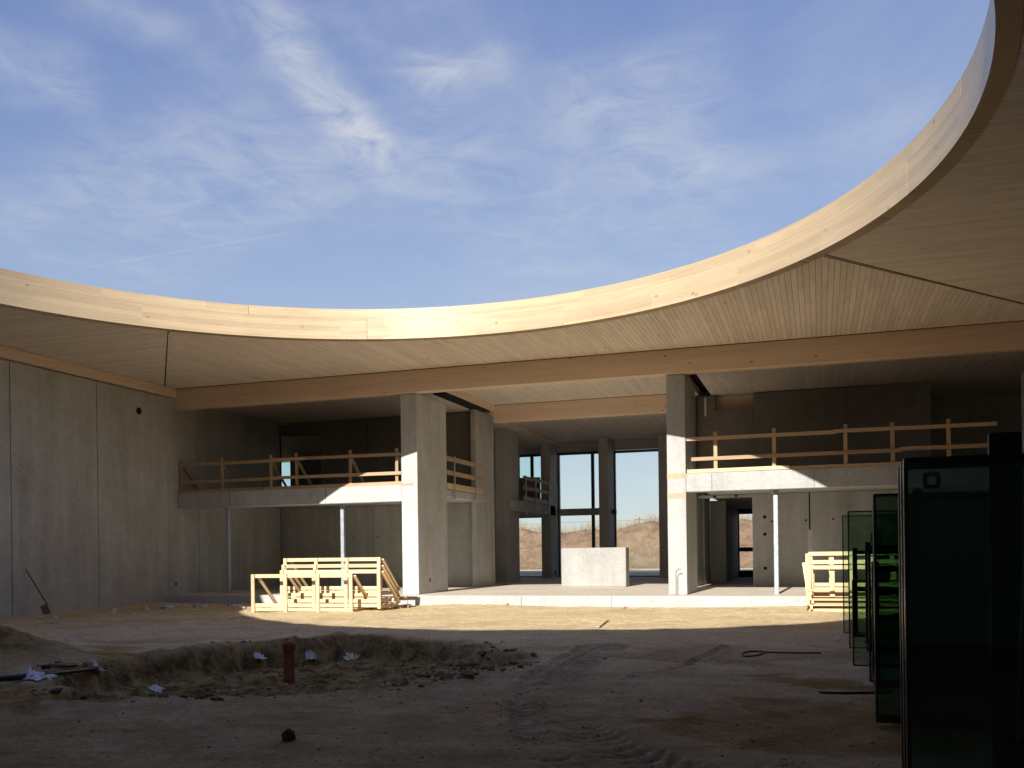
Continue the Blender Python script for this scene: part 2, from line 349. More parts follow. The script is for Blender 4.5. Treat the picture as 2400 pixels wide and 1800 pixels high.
# ---------------------------------------------------------------- ground
LAT = {}
def vnoise(x, y, seed):
    if seed not in LAT: LAT[seed] = np.random.default_rng(seed).random((256, 256))
    g = LAT[seed]; xi = np.floor(x).astype(int); yi = np.floor(y).astype(int); fx = x - xi; fy = y - yi
    fx = fx * fx * (3 - 2 * fx); fy = fy * fy * (3 - 2 * fy); a = g[xi % 256, yi % 256]; b = g[(xi + 1) % 256, yi % 256]; c = g[xi % 256, (yi + 1) % 256]; d = g[(xi + 1) % 256, (yi + 1) % 256]
    return (a * (1 - fx) + b * fx) * (1 - fy) + (c * (1 - fx) + d * fx) * fy - .5
def fbm(x, y, sc, oc, seed, gain=.5):
    v = 0; a = 1
    for i in range(oc): v = v + a * vnoise(x * sc * 2 ** i + 17 * i, y * sc * 2 ** i + 5 * i, seed + i); a *= gain
    return v
def sstep(a, b, x): t_ = np.clip((x - a) / (b - a), 0, 1); return t_ * t_ * (3 - 2 * t_)
PIT = np.array([onZ(*q, -.33)[:2] for q in [(120, 1568), (330, 1545), (500, 1522), (650, 1505), (800, 1492), (960, 1495), (1090, 1508), (1230, 1535), (1190, 1565), (1060, 1590), (900, 1612), (600, 1632), (350, 1642), (150, 1650)]])
def pit_dist(x, y):
    d = np.full(x.shape, 1e9); ins = np.zeros(x.shape, bool)
    for i in range(len(PIT)):
        a, b = PIT[i], PIT[(i + 1) % len(PIT)]; e = b - a; w0 = x - a[0]; w1 = y - a[1]; tt = np.clip((w0 * e[0] + w1 * e[1]) / (e @ e), 0, 1)
        d = np.minimum(d, np.hypot(w0 - tt * e[0], w1 - tt * e[1]))
        c = ((a[1] > y) != (b[1] > y)); xi = e[0] * (y - a[1]) / (e[1] if e[1] else 1e-9) + a[0]; ins ^= c & (x < xi)
    return np.where(ins, d, -d)
def pit_edge(x, y): return pit_dist(x, y) + .35 * fbm(x, y, 1.1, 4, 51, .55) + .16 * fbm(x, y, 4.2, 3, 57, .6)
def path_sd(x, y, P):
    best = np.full(x.shape, 1e9); sg = np.zeros(x.shape); ss = np.zeros(x.shape); acc = 0
    for a, b in zip(P, P[1:]):
        e = b - a; L_ = np.hypot(*e); tt = np.clip(((x - a[0]) * e[0] + (y - a[1]) * e[1]) / L_ ** 2, 0, 1); dx = x - a[0] - tt * e[0]; dy = y - a[1] - tt * e[1]; d = np.hypot(dx, dy)
        s_ = np.sign(e[0] * dy - e[1] * dx); m = d < best; best = np.where(m, d, best); sg = np.where(m, s_, sg); ss = np.where(m, acc + tt * L_, ss); acc += L_
    return best * sg, ss
def gpx(*q): 
    P = np.array([onZ(*a, -.33)[:2] for a in q])
    for _ in range(3):
        Q = [P[0]]
        for a, b in zip(P, P[1:]): Q += [a * .75 + b * .25, a * .25 + b * .75]
        P = np.array(Q + [P[-1]])
    return P
TRACKS = [(gpx((1440, 1518), (1350, 1560), (1310, 1620), (1325, 1690), (1420, 1760), (1640, 1830)), .27), (gpx((1380, 1520), (1290, 1562), (1240, 1610), (1235, 1690), (1290, 1790)), .18),
          (gpx((1480, 1590), (1600, 1560), (1700, 1520)), .10)]
RUTS = [(gpx((-300, 1560), (200, 1492), (520, 1470), (900, 1490)), .25), (gpx((-300, 1520), (250, 1472), (560, 1452)), .22), (gpx((0, 1480), (300, 1452), (540, 1440)), .2)]
def ground_h(x, y):
    h = -.33 + .06 * sstep(18, 25, y) + .05 * sstep(-16, -20, x) + .055 * fbm(x, y, .32, 4, 11) + .022 * fbm(x, y, 2.1, 4, 31, .6) + .030 * sstep(-.1, .35, fbm(x, y, .45, 3, 33)) * fbm(x, y, 4.5, 3, 35, .65)
    pd = pit_edge(x, y)
    fr = sstep(-8.5, -4.6, x)                      # the pit runs out shallow at one end
    depth = .44 * (1 - .5 * fr)
    inside = sstep(0, .22, pd)
    h = h - depth * inside + inside * (.11 * fbm(x, y, .9, 5, 71, .6) + .085 * fbm(x, y, 4, 4, 77, .65))
    h = h + .07 * np.exp(-((pd + .15) / .2) ** 2) * (.35 + fbm(x, y, 1.3, 3, 81) + .8 * fbm(x, y, 5, 3, 83, .65)) * (1 - .5 * fr)
    h = h + .50 * np.exp(-(((x + 12.3) / 1.25) ** 2 + ((y - 10.9) / 1.1) ** 2)) * (1 + .5 * fbm(x, y, 1.6, 4, 91))
    h = h + .04 * np.exp(-(((x + 9.9) / .5) ** 2 + ((y - 9.4) / .35) ** 2)) * (1 + fbm(x, y, 4, 3, 95))
    rough = sstep(.1, -.4, pd)
    for P, w in TRACKS:
        d, s_ = path_sd(x, y, P); m = sstep(w, w * .75, np.abs(d)) * rough
        lug = np.sin(2 * math.pi * (s_ + np.abs(d) * .55) / .20)
        broken = sstep(-.38, -.02, fbm(x, y, .9, 3, 95))
        h = h + m * broken * (-.034 + .028 * lug) + .028 * np.exp(-((np.abs(d) - w * 1.15) / .06) ** 2) * rough * broken
    for P, w in RUTS:
        d, s_ = path_sd(x, y, P); m = np.exp(-(d / w) ** 2) * rough; h = h - .05 * m + .03 * np.exp(-((np.abs(d) - w * 1.5) / .12) ** 2) * rough
    return h
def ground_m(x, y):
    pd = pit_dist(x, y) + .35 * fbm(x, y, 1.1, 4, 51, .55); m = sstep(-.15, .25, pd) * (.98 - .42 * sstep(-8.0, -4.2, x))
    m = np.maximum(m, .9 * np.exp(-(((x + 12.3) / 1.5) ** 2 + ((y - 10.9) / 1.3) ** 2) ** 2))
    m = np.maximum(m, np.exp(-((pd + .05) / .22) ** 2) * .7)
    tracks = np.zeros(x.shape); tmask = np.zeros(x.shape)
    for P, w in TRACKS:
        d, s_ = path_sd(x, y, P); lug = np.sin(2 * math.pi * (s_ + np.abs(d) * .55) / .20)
        k_ = .75 * sstep(w * 1.15, w * .6, np.abs(d)) * sstep(-.38, -.02, fbm(x, y, .9, 3, 95)); tracks = tracks * (1 - k_) + k_ * (.70 - .42 * lug); tmask = np.maximum(tmask, k_)  # tread grooves darkened in colour to strengthen their faint shading
    n = fbm(x * .8, y * 1.5, .42, 5, 131, .6); m = np.maximum(m, sstep(.0, .3, n) * .95 * sstep(17, 11, y)); m = np.maximum(m, .62 * sstep(15.5, 8.5, y))  # damp patches, plus shade put into the colour of the foreground
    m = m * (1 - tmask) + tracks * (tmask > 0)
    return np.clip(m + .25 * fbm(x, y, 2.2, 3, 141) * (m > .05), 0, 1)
GX0, GX1, GY0, GY1, GS = -21.0, 9.0, 2.0, 25.4, .05
gx = np.arange(GX0, GX1 + 1e-6, GS); gy = np.arange(GY0, GY1 + 1e-6, GS)
GT = .036; gy = np.arange(GY0, GY1 + 1e-6, GT)
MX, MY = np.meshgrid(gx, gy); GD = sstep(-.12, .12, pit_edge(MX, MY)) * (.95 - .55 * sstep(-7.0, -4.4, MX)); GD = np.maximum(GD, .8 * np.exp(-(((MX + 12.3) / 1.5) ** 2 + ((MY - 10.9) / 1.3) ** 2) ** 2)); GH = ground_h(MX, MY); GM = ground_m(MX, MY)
def gz(x, y):
    i = min(max((x - GX0) / GS, 0), len(gx) - 1.001); j = min(max((y - GY0) / GT, 0), len(gy) - 1.001); a, b = int(i), int(j); u_, v_ = i - a, j - b
    return float((GH[b, a] * (1 - u_) + GH[b, a + 1] * u_) * (1 - v_) + (GH[b + 1, a] * (1 - u_) + GH[b + 1, a + 1] * u_) * v_)
def on_ground(px, py):
    d = _f + _r * (px - 1200) / F + _u * (HZ - py) / F; t_ = 5.0
    while t_ < 28:
        x, y, z = d[0] * t_, d[1] * t_, EYE + d[2] * t_
        if z <= gz(x, y): break
        t_ += .02
    return Vector((x, y, gz(x, y)))
def build_ground():
    nx, ny = len(gx), len(gy); V = np.stack([MX.ravel(), MY.ravel(), GH.ravel()], 1)
    i = np.arange(nx - 1)[None, :] + nx * np.arange(ny - 1)[:, None]; i = i.ravel(); Q = np.stack([i, i + 1, i + 1 + nx, i + nx], 1)
    # the sheet goes on to the horizon round the fine part
    ex = np.array([-1500, -300, -80, -40, GX0, GX1, 40, 80, 300, 1500.]); ey = np.array([-1500, -300, -60, -20, GY0, GY1, 36, 44, 47, 60, 90, 200, 600, 2500.])
    EV = []; EQ = []; n0 = len(V)
    for yy in ey:
        for xx in ex: EV.append((xx, yy, -.36 if yy <= 36 else -.16 if yy <= 47 else -.02 if yy < 70 else 0.))
    for b in range(len(ey) - 1):
        for a in range(len(ex) - 1):
            if ex[a] == GX0 and ey[b] == GY0: continue
            k = n0 + b * len(ex) + a; EQ.append((k, k + 1, k + 1 + len(ex), k + len(ex)))
    V = np.concatenate([V, np.array(EV)]); Q = np.concatenate([Q, np.array(EQ)])
    me = bpy.data.meshes.new('ground'); me.vertices.add(len(V)); me.vertices.foreach_set('co', V.astype(np.float32).ravel())
    me.loops.add(len(Q) * 4); me.loops.foreach_set('vertex_index', Q.astype(np.int32).ravel()); me.polygons.add(len(Q))
    me.polygons.foreach_set('loop_start', np.arange(0, len(Q) * 4, 4, dtype=np.int32)); me.polygons.foreach_set('loop_total', np.full(len(Q), 4, np.int32)); me.update(calc_edges=True)
    at = me.attributes.new('dug', 'FLOAT', 'POINT'); at.data.foreach_set('value', np.concatenate([GD.ravel(), np.zeros(len(EV))]).astype(np.float32))
    at = me.attributes.new('moist_shade', 'FLOAT', 'POINT'); at.data.foreach_set('value', np.concatenate([GM.ravel(), np.full(len(EV), .0)]).astype(np.float32))
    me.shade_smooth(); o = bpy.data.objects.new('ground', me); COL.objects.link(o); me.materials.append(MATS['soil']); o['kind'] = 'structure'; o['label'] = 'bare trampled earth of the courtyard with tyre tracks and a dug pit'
build_ground()

# earth bank beyond the building
def bank_h(x, y):
    crest = 3.3 - .55 * sstep(-20, -26, x) + .5 * fbm(x, y * 0, .10, 3, 201) + .5 * fbm(x, y, .30, 3, 205)
    crest = crest - 1.0 * sstep(-22, -30, x) * 0
    prof = sstep(66, 73.5, y) * sstep(96, 82, y)
    return crest * prof + .36 * prof * fbm(x, y, .5, 6, 211, .62) * 1.6 - .1
def build_bank():
    xs = np.arange(-75, 40, .33); ys = np.concatenate([np.arange(64, 77, .28), np.arange(77, 98, .9)]); X, Y = np.meshgrid(xs, ys); Z = bank_h(X, Y)
    nx, ny = len(xs), len(ys); i = (np.arange(nx - 1)[None, :] + nx * np.arange(ny - 1)[:, None]).ravel(); Q = np.stack([i, i + 1, i + 1 + nx, i + nx], 1)
    me = bpy.data.meshes.new('earth_bank'); me.from_pydata(np.stack([X.ravel(), Y.ravel(), Z.ravel()], 1).tolist(), [], Q.tolist()); me.shade_smooth()
    o = bpy.data.objects.new('earth_bank', me); COL.objects.link(o); me.materials.append(MATS['bank_soil']); o['kind'] = 'structure'; o['label'] = 'long bank of heaped brown earth beyond the building'
    V = []; Fc = []
    R_ = np.random.default_rng(5)
    for k in range(20000):
        x = R_.uniform(-60, 22); y = 73.5 + abs(R_.normal(0, 3.0)) if R_.random() < .62 else R_.uniform(66.5, 77)
        dens = fbm(np.array([x]), np.array([y]), .25, 3, 221)[0]
        if dens < -.15 and R_.random() < .8: continue
        if y < 73 and not (x > -14 and R_.random() < .75 or R_.random() < .3): continue
        z = float(bank_h(np.array([x]), np.array([y]))[0]); hgt = R_.uniform(.3, 1.0) * (1.0 if y > 72.5 else .6); lean = R_.normal(0, .22, 2); a = R_.uniform(0, 3.1); w = R_.uniform(.008, .02); n = len(V)
        dx, dy = math.cos(a) * w, math.sin(a) * w
        V += [(x - dx, y - dy, z - .05), (x + dx, y + dy, z - .05), (x + lean[0] * .5 * hgt + dx * .7, y + lean[1] * .5 * hgt + dy * .7, z + hgt * .6), (x + lean[0] * .5 * hgt - dx * .7, y + lean[1] * .5 * hgt - dy * .7, z + hgt * .6), (x + lean[0] * 1.3 * hgt, y + lean[1] * 1.3 * hgt, z + hgt)]
        Fc += [(n, n + 1, n + 2, n + 3), (n + 3, n + 2, n + 4)]
    me = bpy.data.meshes.new('dry_grass'); me.from_pydata(V, [], Fc); o = bpy.data.objects.new('dry_grass', me); COL.objects.link(o); me.materials.append(MATS['dry_grass']); o['kind'] = 'stuff'; o['label'] = 'dry straw-coloured grass on the crest of the earth bank'; o['category'] = 'grass'
build_bank()

# ---------------------------------------------------------------- the building
B = empty('unfinished_building', (0, 0, 0), 'unfinished concrete and timber building round a courtyard with a circular roof opening', 'building')
D = 25.8                       # front of the columns and mezzanine edges
XL, XR, YB = -20.1, 5.87, 46.4  # long side wall, opposite side, end of the floor
box('floor_slab', XL - .3, 16, 25.1, YB, -.36, 0, 'concrete_floor', B, .015)
sub_pl = []
fs = B.children[0]
def wall(x0, x1, y0, y1, z0, z1, mat='concrete', name='wall', bevel=.008): return box(name, x0, x1, y0, y1, z0, z1, mat, B, bevel)
# plinth face in cast sections, proud of the slab edge
xs_ = [-20.35, -17.9, -15.1, -11.5, -8.0, -5.4, -1.7, 1.6, 5.0, 9.0]
for a, b in zip(xs_, xs_[1:]): sub('plinth_section', fs, a + .006, b - .006, 25.06, 25.11, -.6, -.006, 'concrete_smooth', .006)
# long side wall: concrete panels with open joints
lw = wall(-20.45, -20.16, -6, 25.5, -.8, 6.38, 'hole', 'side_wall', 0)
jy = [-6.0, -2.7, .5, 3.6, 6.7, 9.8, 12.9, 16.0, 19.06, 22.15, 25.25]
for a, b in zip(jy, jy[1:]): sub('wall_panel', lw, -20.16, -20.04, a + .012, b - .012, -.75, 6.40, 'concrete_panel', .008)
bm = bmesh.new(); bmesh.ops.create_cone(bm, cap_ends=True, segments=20, radius1=.11, radius2=.11, depth=.02, matrix=Matrix.Rotation(math.pi / 2, 4, 'Y'))
o = finish('pipe_opening', bm, 'hole', lw); o.location = Vector((-20.032, 23.92, 5.78)) - lw.location
sub('wall_plate', lw, -20.32, -19.98, -6, 25.646, 6.44, 6.735, 'glulam_y', .006)
# inner continuation of the side wall
lw2 = wall(-20.6, -20.22, 25.5, 32.3, -.3, 6.42, 'hole', 'inner_wall', 0)
for a, b in ((25.3, 26.9), (26.9, 29.5), (29.5, 32.0)):
    sub('wall_panel', lw2, -20.22, -20.10, a + .008, b - .008, -.3, 6.41, 'concrete_panel', .006)
sub('socket_box', lw2, -20.10, -20.094, 25.62, 25.70, .30, .38, 'hole', 0)

# ---- roof: plate with the round opening, rim, boards, beams
ZS = 6.745
def roof_plate():
    bm = bmesh.new(); n = 128; R_ = RR + RIM_W - .02; x0, x1, y0, y1 = -34, 18, -16, 47.2
    def outer(a):
        c, s_ = math.cos(a), math.sin(a); ts = []
        if c > 1e-9: ts.append((x1 - CX) / c)
        if c < -1e-9: ts.append((x0 - CX) / c)
        if s_ > 1e-9: ts.append((y1 - CY) / s_)
        if s_ < -1e-9: ts.append((y0 - CY) / s_)
        t_ = min(ts); return CX + c * t_, CY + s_ * t_
    angs = sorted([2 * math.pi * i / n for i in range(n)] + [math.atan2(y - CY, x - CX) % (2 * math.pi) for x in (x0, x1) for y in (y0, y1)])
    rows = []
    for a in angs:
        ix, iy = CX + R_ * math.cos(a), CY + R_ * math.sin(a); ox, oy = outer(a)
        rows.append([bm.verts.new(p) for p in ((ix, iy, ZS + .03), (ox, oy, ZS + .03), (ox, oy, ZS + .5), (ix, iy, ZS + .5))])
    for A, C in zip(rows, rows[1:] + rows[:1]):
        for k in range(4): bm.faces.new((A[k], A[(k + 1) % 4], C[(k + 1) % 4], C[k]))
    return finish('roof', bm, 'felt', B)
roof = roof_plate()
def rim_piece(a0, a1, z0, z1, r0, r1):
    bm = bmesh.new(); n = max(2, int((a1 - a0) / .035)); rows = []
    for i in range(n + 1):
        a = a0 + (a1 - a0) * i / n; rows.append([bm.verts.new((CX + r_ * math.cos(a), CY + r_ * math.sin(a), z)) for r_, z in ((r0, z0), (r1, z0), (r1, z1), (r0, z1))])
    for A, C in zip(rows, rows[1:]):
        for k in range(4): bm.faces.new((A[k], A[(k + 1) % 4], C[(k + 1) % 4], C[k]))
    bm.faces.new(rows[0]); bm.faces.new(rows[-1][::-1])
    o = finish('rim_board', bm, 'glulam_rim', roof)
    for p in o.data.polygons: p.use_smooth = True
    o.data.set_sharp_from_angle(angle=.6)
    return o
zm = RIM_T - .235
for row, (z0, z1, n, off) in enumerate(((RIM_B, zm - .002, 4, .35), (zm + .002, RIM_T, 3, math.radians(127.6)))):
    for k in range(n): rim_piece(off + 2 * math.pi * k / n + .0004, off + 2 * math.pi * (k + 1) / n - .0004, z0, z1, RR + (.0 if row == 0 else .003), RR + RIM_W)

KD = 1.222                      # slope of the diagonal joints in plan
RO = RR + RIM_W + .004
XE0, XE1, YE1, YE0 = -20.4, 5.87, 25.62, -.6
BW = .12
def circ_hi_y(x): d = RO ** 2 - (x - CX) ** 2; return CY + math.sqrt(d) if d > 0 else None
def circ_hi_x(y): d = RO ** 2 - (y - CY) ** 2; return CX + math.sqrt(d) if d > 0 else None
def circ_lo_x(y): d = RO ** 2 - (y - CY) ** 2; return CX - math.sqrt(d) if d > 0 else None
def board(poly, mat, bm=None):
    own = bm is None
    if own: bm = bmesh.new()
    z0, z1 = ZS, ZS + .028; lo = [bm.verts.new((x, y, z0)) for x, y in poly]; hi = [bm.verts.new((x, y, z1)) for x, y in poly]; n = len(poly)
    bm.faces.new(lo[::-1]); bm.faces.new(hi)
    for i in range(n): bm.faces.new((lo[i], lo[(i + 1) % n], hi[(i + 1) % n], hi[i]))
    return finish('soffit_board', bm, mat, roof) if own else None
def strip(lo_fn, hi, c0, c1, swap):
    """board between c0..c1 across, from lo_fn(c) to hi along"""
    cs = [c0 + (c1 - c0) * k / 4 for k in range(5)]; lo = [lo_fn(c) for c in cs]
    if min(hi - l for l in lo) < .02: return None
    P = [(c, l) for c, l in zip(cs, lo)] + [(c1, hi), (c0, hi)]
    return [(b, a) for a, b in P] if swap else P
def front_lo(x):
    d = max(YE1 - KD * (x - XE0), YE1 - KD * (XE1 - x)) + .02
    c = circ_hi_y(x); return max(d, c if c else -99)
def right_lo(y):
    d = XE1 - (YE1 - y) / KD + .05; c = circ_hi_x(y); lo2 = XE1 - (y - YE0) / KD
    return max(d if y > CY else lo2, c if c else -99)
nb = 0; rest = {'soffit_along_y': bmesh.new(), 'soffit_along_x': bmesh.new()}
x = math.floor(XE0 / BW) * BW
while x < XE1:
    P = strip(front_lo, YE1, max(x, XE0) + .003, min(x + BW, XE1) - .003, False)
    if P: board(P, 'soffit_along_y'); nb += 1
    x += BW
ys_r = []; y = math.floor(YE1 / BW) * BW
while y > YE0:
    P = strip(right_lo, XE1, y + .003, min(y + BW, YE1) - .003, True)
    if P:
        if nb < 298 and y > 12: board(P, 'soffit_along_x'); nb += 1
        else: board(P, 'soffit_along_x', rest['soffit_along_x'])
    # the opposite side mirrors it
    def left_hi(yy):
        d = XE0 + (YE1 - yy) / KD - .05 if yy > CY else XE0 + (yy - YE0) / KD; c = circ_lo_x(yy); return -min(d, c if c else 99)
    P = strip(left_hi, 20.05, y + .003, y + BW - .003, True)
    if P: board([(-a, b) for a, b in P], 'soffit_along_x', rest['soffit_along_x'])
    y -= BW
x = math.floor(XE0 / BW) * BW
while x < XE1:                 # near side, over the camera
    def near_hi(xx):
        d = min(YE0 + KD * (xx - XE0), YE0 + KD * (XE1 - xx)); c = RO ** 2 - (xx - CX) ** 2; c = CY - math.sqrt(c) if c > 0 else 99; return -min(d, c)
    P = strip(near_hi, -YE0, x + .003, x + BW - .003, False)
    if P: board([(a, -b) for a, b in P], 'soffit_along_y', rest['soffit_along_y'])
    x += BW
for mt, bm in rest.items():
    o = finish('soffit_boards_beyond', bm, mt, roof); o['kind'] = 'stuff'
# dark open joint and cover strip on the diagonals
def diag_strip(a, b, w, z0, z1, mat, name):
    a, b = Vector((*a, (z0 + z1) / 2)), Vector((*b, (z0 + z1) / 2)); return beam_between(name, a, b, w, z1 - z0, mat, roof, bevel=0)
diag_strip((.16, 18.50), (5.83, 25.50), .026, ZS - .010, ZS + .02, 'rust', 'joint_strip')
diag_strip((-15.10, 19.22), (-20.0, 25.24), .13, ZS - .003, ZS + .02, 'soffit_along_y', 'joint_strip')
diag_strip((-14.95, 19.35), (-19.80, 25.40), .30, ZS - .006, ZS + .02, 'soffit_along_x', 'joint_strip')
# ring of beams round the courtyard
box('main_beam', -20.10, 16, 25.65, 26.02, 6.08, 6.735, 'glulam_x', B, .006)
box('main_beam', 5.87, 6.2, -1, 25.65, 6.08, 6.735, 'glulam_y', B, .006)
box('main_beam', -20.0, 16, -.95, -.6, 6.08, 6.735, 'glulam_x', B, .006)
# inside ceilings
box('ceiling', -33, -11.98, 26.02, 45.4, 6.43, 6.60, 'soffit_along_y', B, 0)
box('ceiling', -3.4, 16, 26.02, 45.4, 6.46, 6.60, 'soffit_along_y', B, 0)
box('ceiling', -11.38, -3.95, 26.02, 32.6, 6.70, 6.76, 'soffit_along_y', B, 0)
box('ceiling', -14.5, -3.4, 32.99, 46.0, 6.615, 6.755, 'soffit_along_y', B, 0)
box('cross_beam', -11.40, -3.6, 32.62, 32.97, 6.07, 6.69, 'glulam_x', B, .006)
box('long_beam', -11.52, -11.36, 26.02, 32.62, 6.50, 6.72, 'glulam_y', B, .004)
box('long_beam', -3.98, -3.80, 26.02, 32.62, 6.45, 6.72, 'glulam_y', B, .004)
box('gap_strip', -11.98, -11.53, 28.3, 32.6, 6.455, 6.50, 'felt', B, 0)  # black strip standing in for the dark gap under the long beam

# ---- columns and piers
def column(x0, x1, y0, y1, h, mat='concrete', h0=0.0): return box('column', x0, x1, y0, y1, h0, h, mat, B, .012)
c1 = column(-12.0, -11.47, D, 28.15, 6.07)
sub('mortar_joint', c1, -12.003, -11.6, D - .004, D, 3.30, 3.36, 'mortar', 0)
sub('socket_box', c1, -11.47, -11.464, 26.62, 26.70, .34, .46, 'hole', 0)
column(-11.93, -11.74, 31.6, 33.6, 6.44)
c3 = column(-12.80, -12.36, 36.7, 38.6, 6.43)
c4 = column(-12.66, -12.2, 43.0, 44.9, 6.60); sub('socket_box', c4, -12.2, -12.194, 43.6, 43.8, .12, .34, 'hole', 0)
c5 = column(-9.82, -9.38, 43.0, 44.9, 6.60); sub('bracket', c5, -9.38, -9.20, 43.9, 44.1, 3.02, 3.24, 'steel_dark', .01)
column(-7.0, -6.55, 43.0, 44.9, 6.60); column(-4.2, -3.75, 43.0, 44.9, 6.60)
c6 = column(-3.96, -3.45, D, 28.1, 6.07, 'concrete_smooth')
sub('mortar_joint', c6, -3.963, -3.447, D - .004, D, 3.20, 3.34, 'mortar', .002); sub('mortar_joint', c6, -3.963, -3.447, D - .005, D, 2.66, 2.80, 'mortar', .002)
column(-4.10, -3.92, 31.7, 33.6, 6.44)
box('wall', -4.05, -3.86, 33.6, 35.5, 0, 6.44, 'concrete', B)
# ---- mezzanines
def slab(x0, x1, y0, y1, z0, z1, mat='concrete'): return box('mezzanine_slab', x0, x1, y0, y1, z0, z1, mat, B, .015)
m1 = slab(-20.09, -12.003, D + .01, 26.3, 2.82, 3.33, 'concrete'); slab(-20.09, -11.5, 26.3, 31.98, 3.08, 3.325)
for X in (-18.1, -16.3, -14.6): sub('cast_joint', m1, X - .004, X + .004, D + .004, D + .01, 2.83, 3.32, 'hole', 0)
m2 = slab(-3.447, 15, D + .01, 26.3, 2.82, 3.33, 'concrete_smooth'); slab(-3.44, 15, 26.3, 31.98, 3.08, 3.325)
for X in (-2.75, -.1, 2.1): sub('cast_joint', m2, X - .004, X + .004, D + .004, D + .01, 2.83, 3.32, 'hole', 0)
slab(-26, -12.2, 37.3, 43.9, 3.0, 3.48)
# clamps under the edge between the first two piers
sub('clamp', B.children[-1], -12.2, -12.1, 39.0, 39.1, 2.9, 3.0, 'galvanised', .004)
# ---- back walls
bw = wall(-20.1, -11.95, 32.12, 32.3, -.1, 3.08, 'hole', 'back_wall', 0)
for a, b in zip((-20.1, -18.38, -16.09, -13.9, -11.95), (-18.38, -16.09, -13.9, -11.95)):
    p = sub('wall_panel', bw, a + .007, b - .007, 32.0, 32.12, 0, 3.075, 'concrete_panel', .006)
for X in (-17.75, -16.9, -15.9, -14.7): sub('tie_hole', bw, X - .025, X + .025, 31.994, 32.0, 1.86, 1.91, 'hole', 0)
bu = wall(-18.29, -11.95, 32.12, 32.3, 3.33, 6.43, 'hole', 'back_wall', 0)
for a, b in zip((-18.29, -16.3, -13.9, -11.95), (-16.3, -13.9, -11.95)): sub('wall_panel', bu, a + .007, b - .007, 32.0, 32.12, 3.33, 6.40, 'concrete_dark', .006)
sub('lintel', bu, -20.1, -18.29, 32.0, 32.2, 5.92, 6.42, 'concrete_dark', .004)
sub('white_strip', bu, -20.1, -19.72, 31.95, 32.0, 6.36, 6.385, 'strip_white', 0); sub('white_strip', bu, -20.06, -19.72, 31.95, 32.0, 5.90, 5.922, 'strip_white', 0)  # two thin white strips at the lintel's upper and lower edges
# room behind the upper opening, with its window
rm = wall(-33, -13, 43.9, 44.1, 3.48, 4.93, 'concrete', 'rear_wall'); 
wall(-33, -28.4, 43.9, 44.1, 4.935, 6.43, 'concrete', 'rear_wall'); wall(-26.9, -14.05, 43.9, 44.1, 4.935, 6.43, 'concrete', 'rear_wall')
wall(-33.2, -33, 32.3, 44.1, 0, 6.43, 'concrete', 'rear_wall'); wall(-33, -20.6, 32.12, 32.3, 0, 6.43, 'concrete', 'rear_wall')
wall(-33, -14.4, 43.9, 44.1, 0, 3.0, 'concrete', 'rear_wall')
# other bay: wall with recess, openings and boxes
rw = wall(-2.1, 15, 32.12, 32.3, -.1, 3.08, 'hole', 'back_wall', 0)
pr = (-2.1, -.28, 2.2, 4.7, 8, 15)
for a, b in zip(pr, pr[1:]): sub('wall_panel', rw, a + .005, b - .005, 32.0, 32.12, 0, 3.075, 'concrete_panel', .006)
for X, Z in ((-1.70, 2.30), (-1.70, 1.73), (-1.70, .60)): sub('socket_box', rw, X - .05, X + .05, 31.992, 32.0, Z - .05, Z + .05, 'hole', .002)
for X, Z in ((-1.47, 2.95), (-.40, 2.96), (.45, 2.98), (1.6, 2.2)): sub('tie_hole', rw, X - .03, X + .03, 31.994, 32.0, Z - .83, Z - .77, 'hole', 0)
sub('cable_chase', rw, -.30, -.26, 31.993, 32.0, 1.85, 3.05, 'hole', 0); sub('plaster_patch', rw, -.35, -.20, 31.99, 32.0, .05, 1.85, 'plaster', .004)
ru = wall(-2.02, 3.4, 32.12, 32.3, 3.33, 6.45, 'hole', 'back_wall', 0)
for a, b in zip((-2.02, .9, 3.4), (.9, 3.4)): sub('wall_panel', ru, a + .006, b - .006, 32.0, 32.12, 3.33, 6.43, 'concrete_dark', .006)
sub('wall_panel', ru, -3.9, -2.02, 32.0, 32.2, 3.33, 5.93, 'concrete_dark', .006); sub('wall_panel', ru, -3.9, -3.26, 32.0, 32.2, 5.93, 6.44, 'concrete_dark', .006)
sub('white_strip', ru, -3.62, -3.56, 31.96, 32.0, 5.75, 6.38, 'strip_white', 0)  # white strip standing in for a bright gap with wood behind
box('cross_beam', -3.3, -1.9, 32.36, 32.6, 5.7, 6.45, 'glulam_x', B, .006)
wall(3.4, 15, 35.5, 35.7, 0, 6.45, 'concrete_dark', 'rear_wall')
lint = wall(-3.87, -2.1, 32.0, 32.25, 2.98, 3.075, 'concrete', 'lintel')
for X in (-3.32, -2.62): sub('tie_hole', lint, X - .05, X + .05, 31.994, 32.0, 2.99, 3.06, 'hole', 0)
wall(-3.86, -3.28, 35.5, 35.75, 0, 3.07, 'concrete', 'jamb_wall'); wall(-3.6, -3.45, 35.75, 43.0, 0, 3.07, 'concrete_panel', 'corridor_wall'); wall(-2.1, -1.95, 32.3, 43.2, 0, 3.07, 'concrete_panel', 'corridor_wall')
wall(-3.6, -2.0, 32.25, 43.2, 3.08, 3.3, 'concrete', 'corridor_ceiling')
wall(-1.95, 15, 43.9, 44.1, 0, 6.45, 'concrete', 'rear_wall'); wall(15, 15.2, 25.1, 44.1, -.3, 6.45, 'concrete', 'rear_wall'); wall(-3.75, -2.0, 43.3, 43.6, 3.30, 6.45, 'concrete', 'rear_wall')
# unseen wings beside and behind the viewer, built to keep low sun off the foreground
wall(9.0, 9.25, -12, 25.3, -.4, 6.7, 'concrete', 'wing_wall'); wall(-20.45, 9.25, -6.3, -6.0, -.4, 6.7, 'concrete', 'wing_wall')
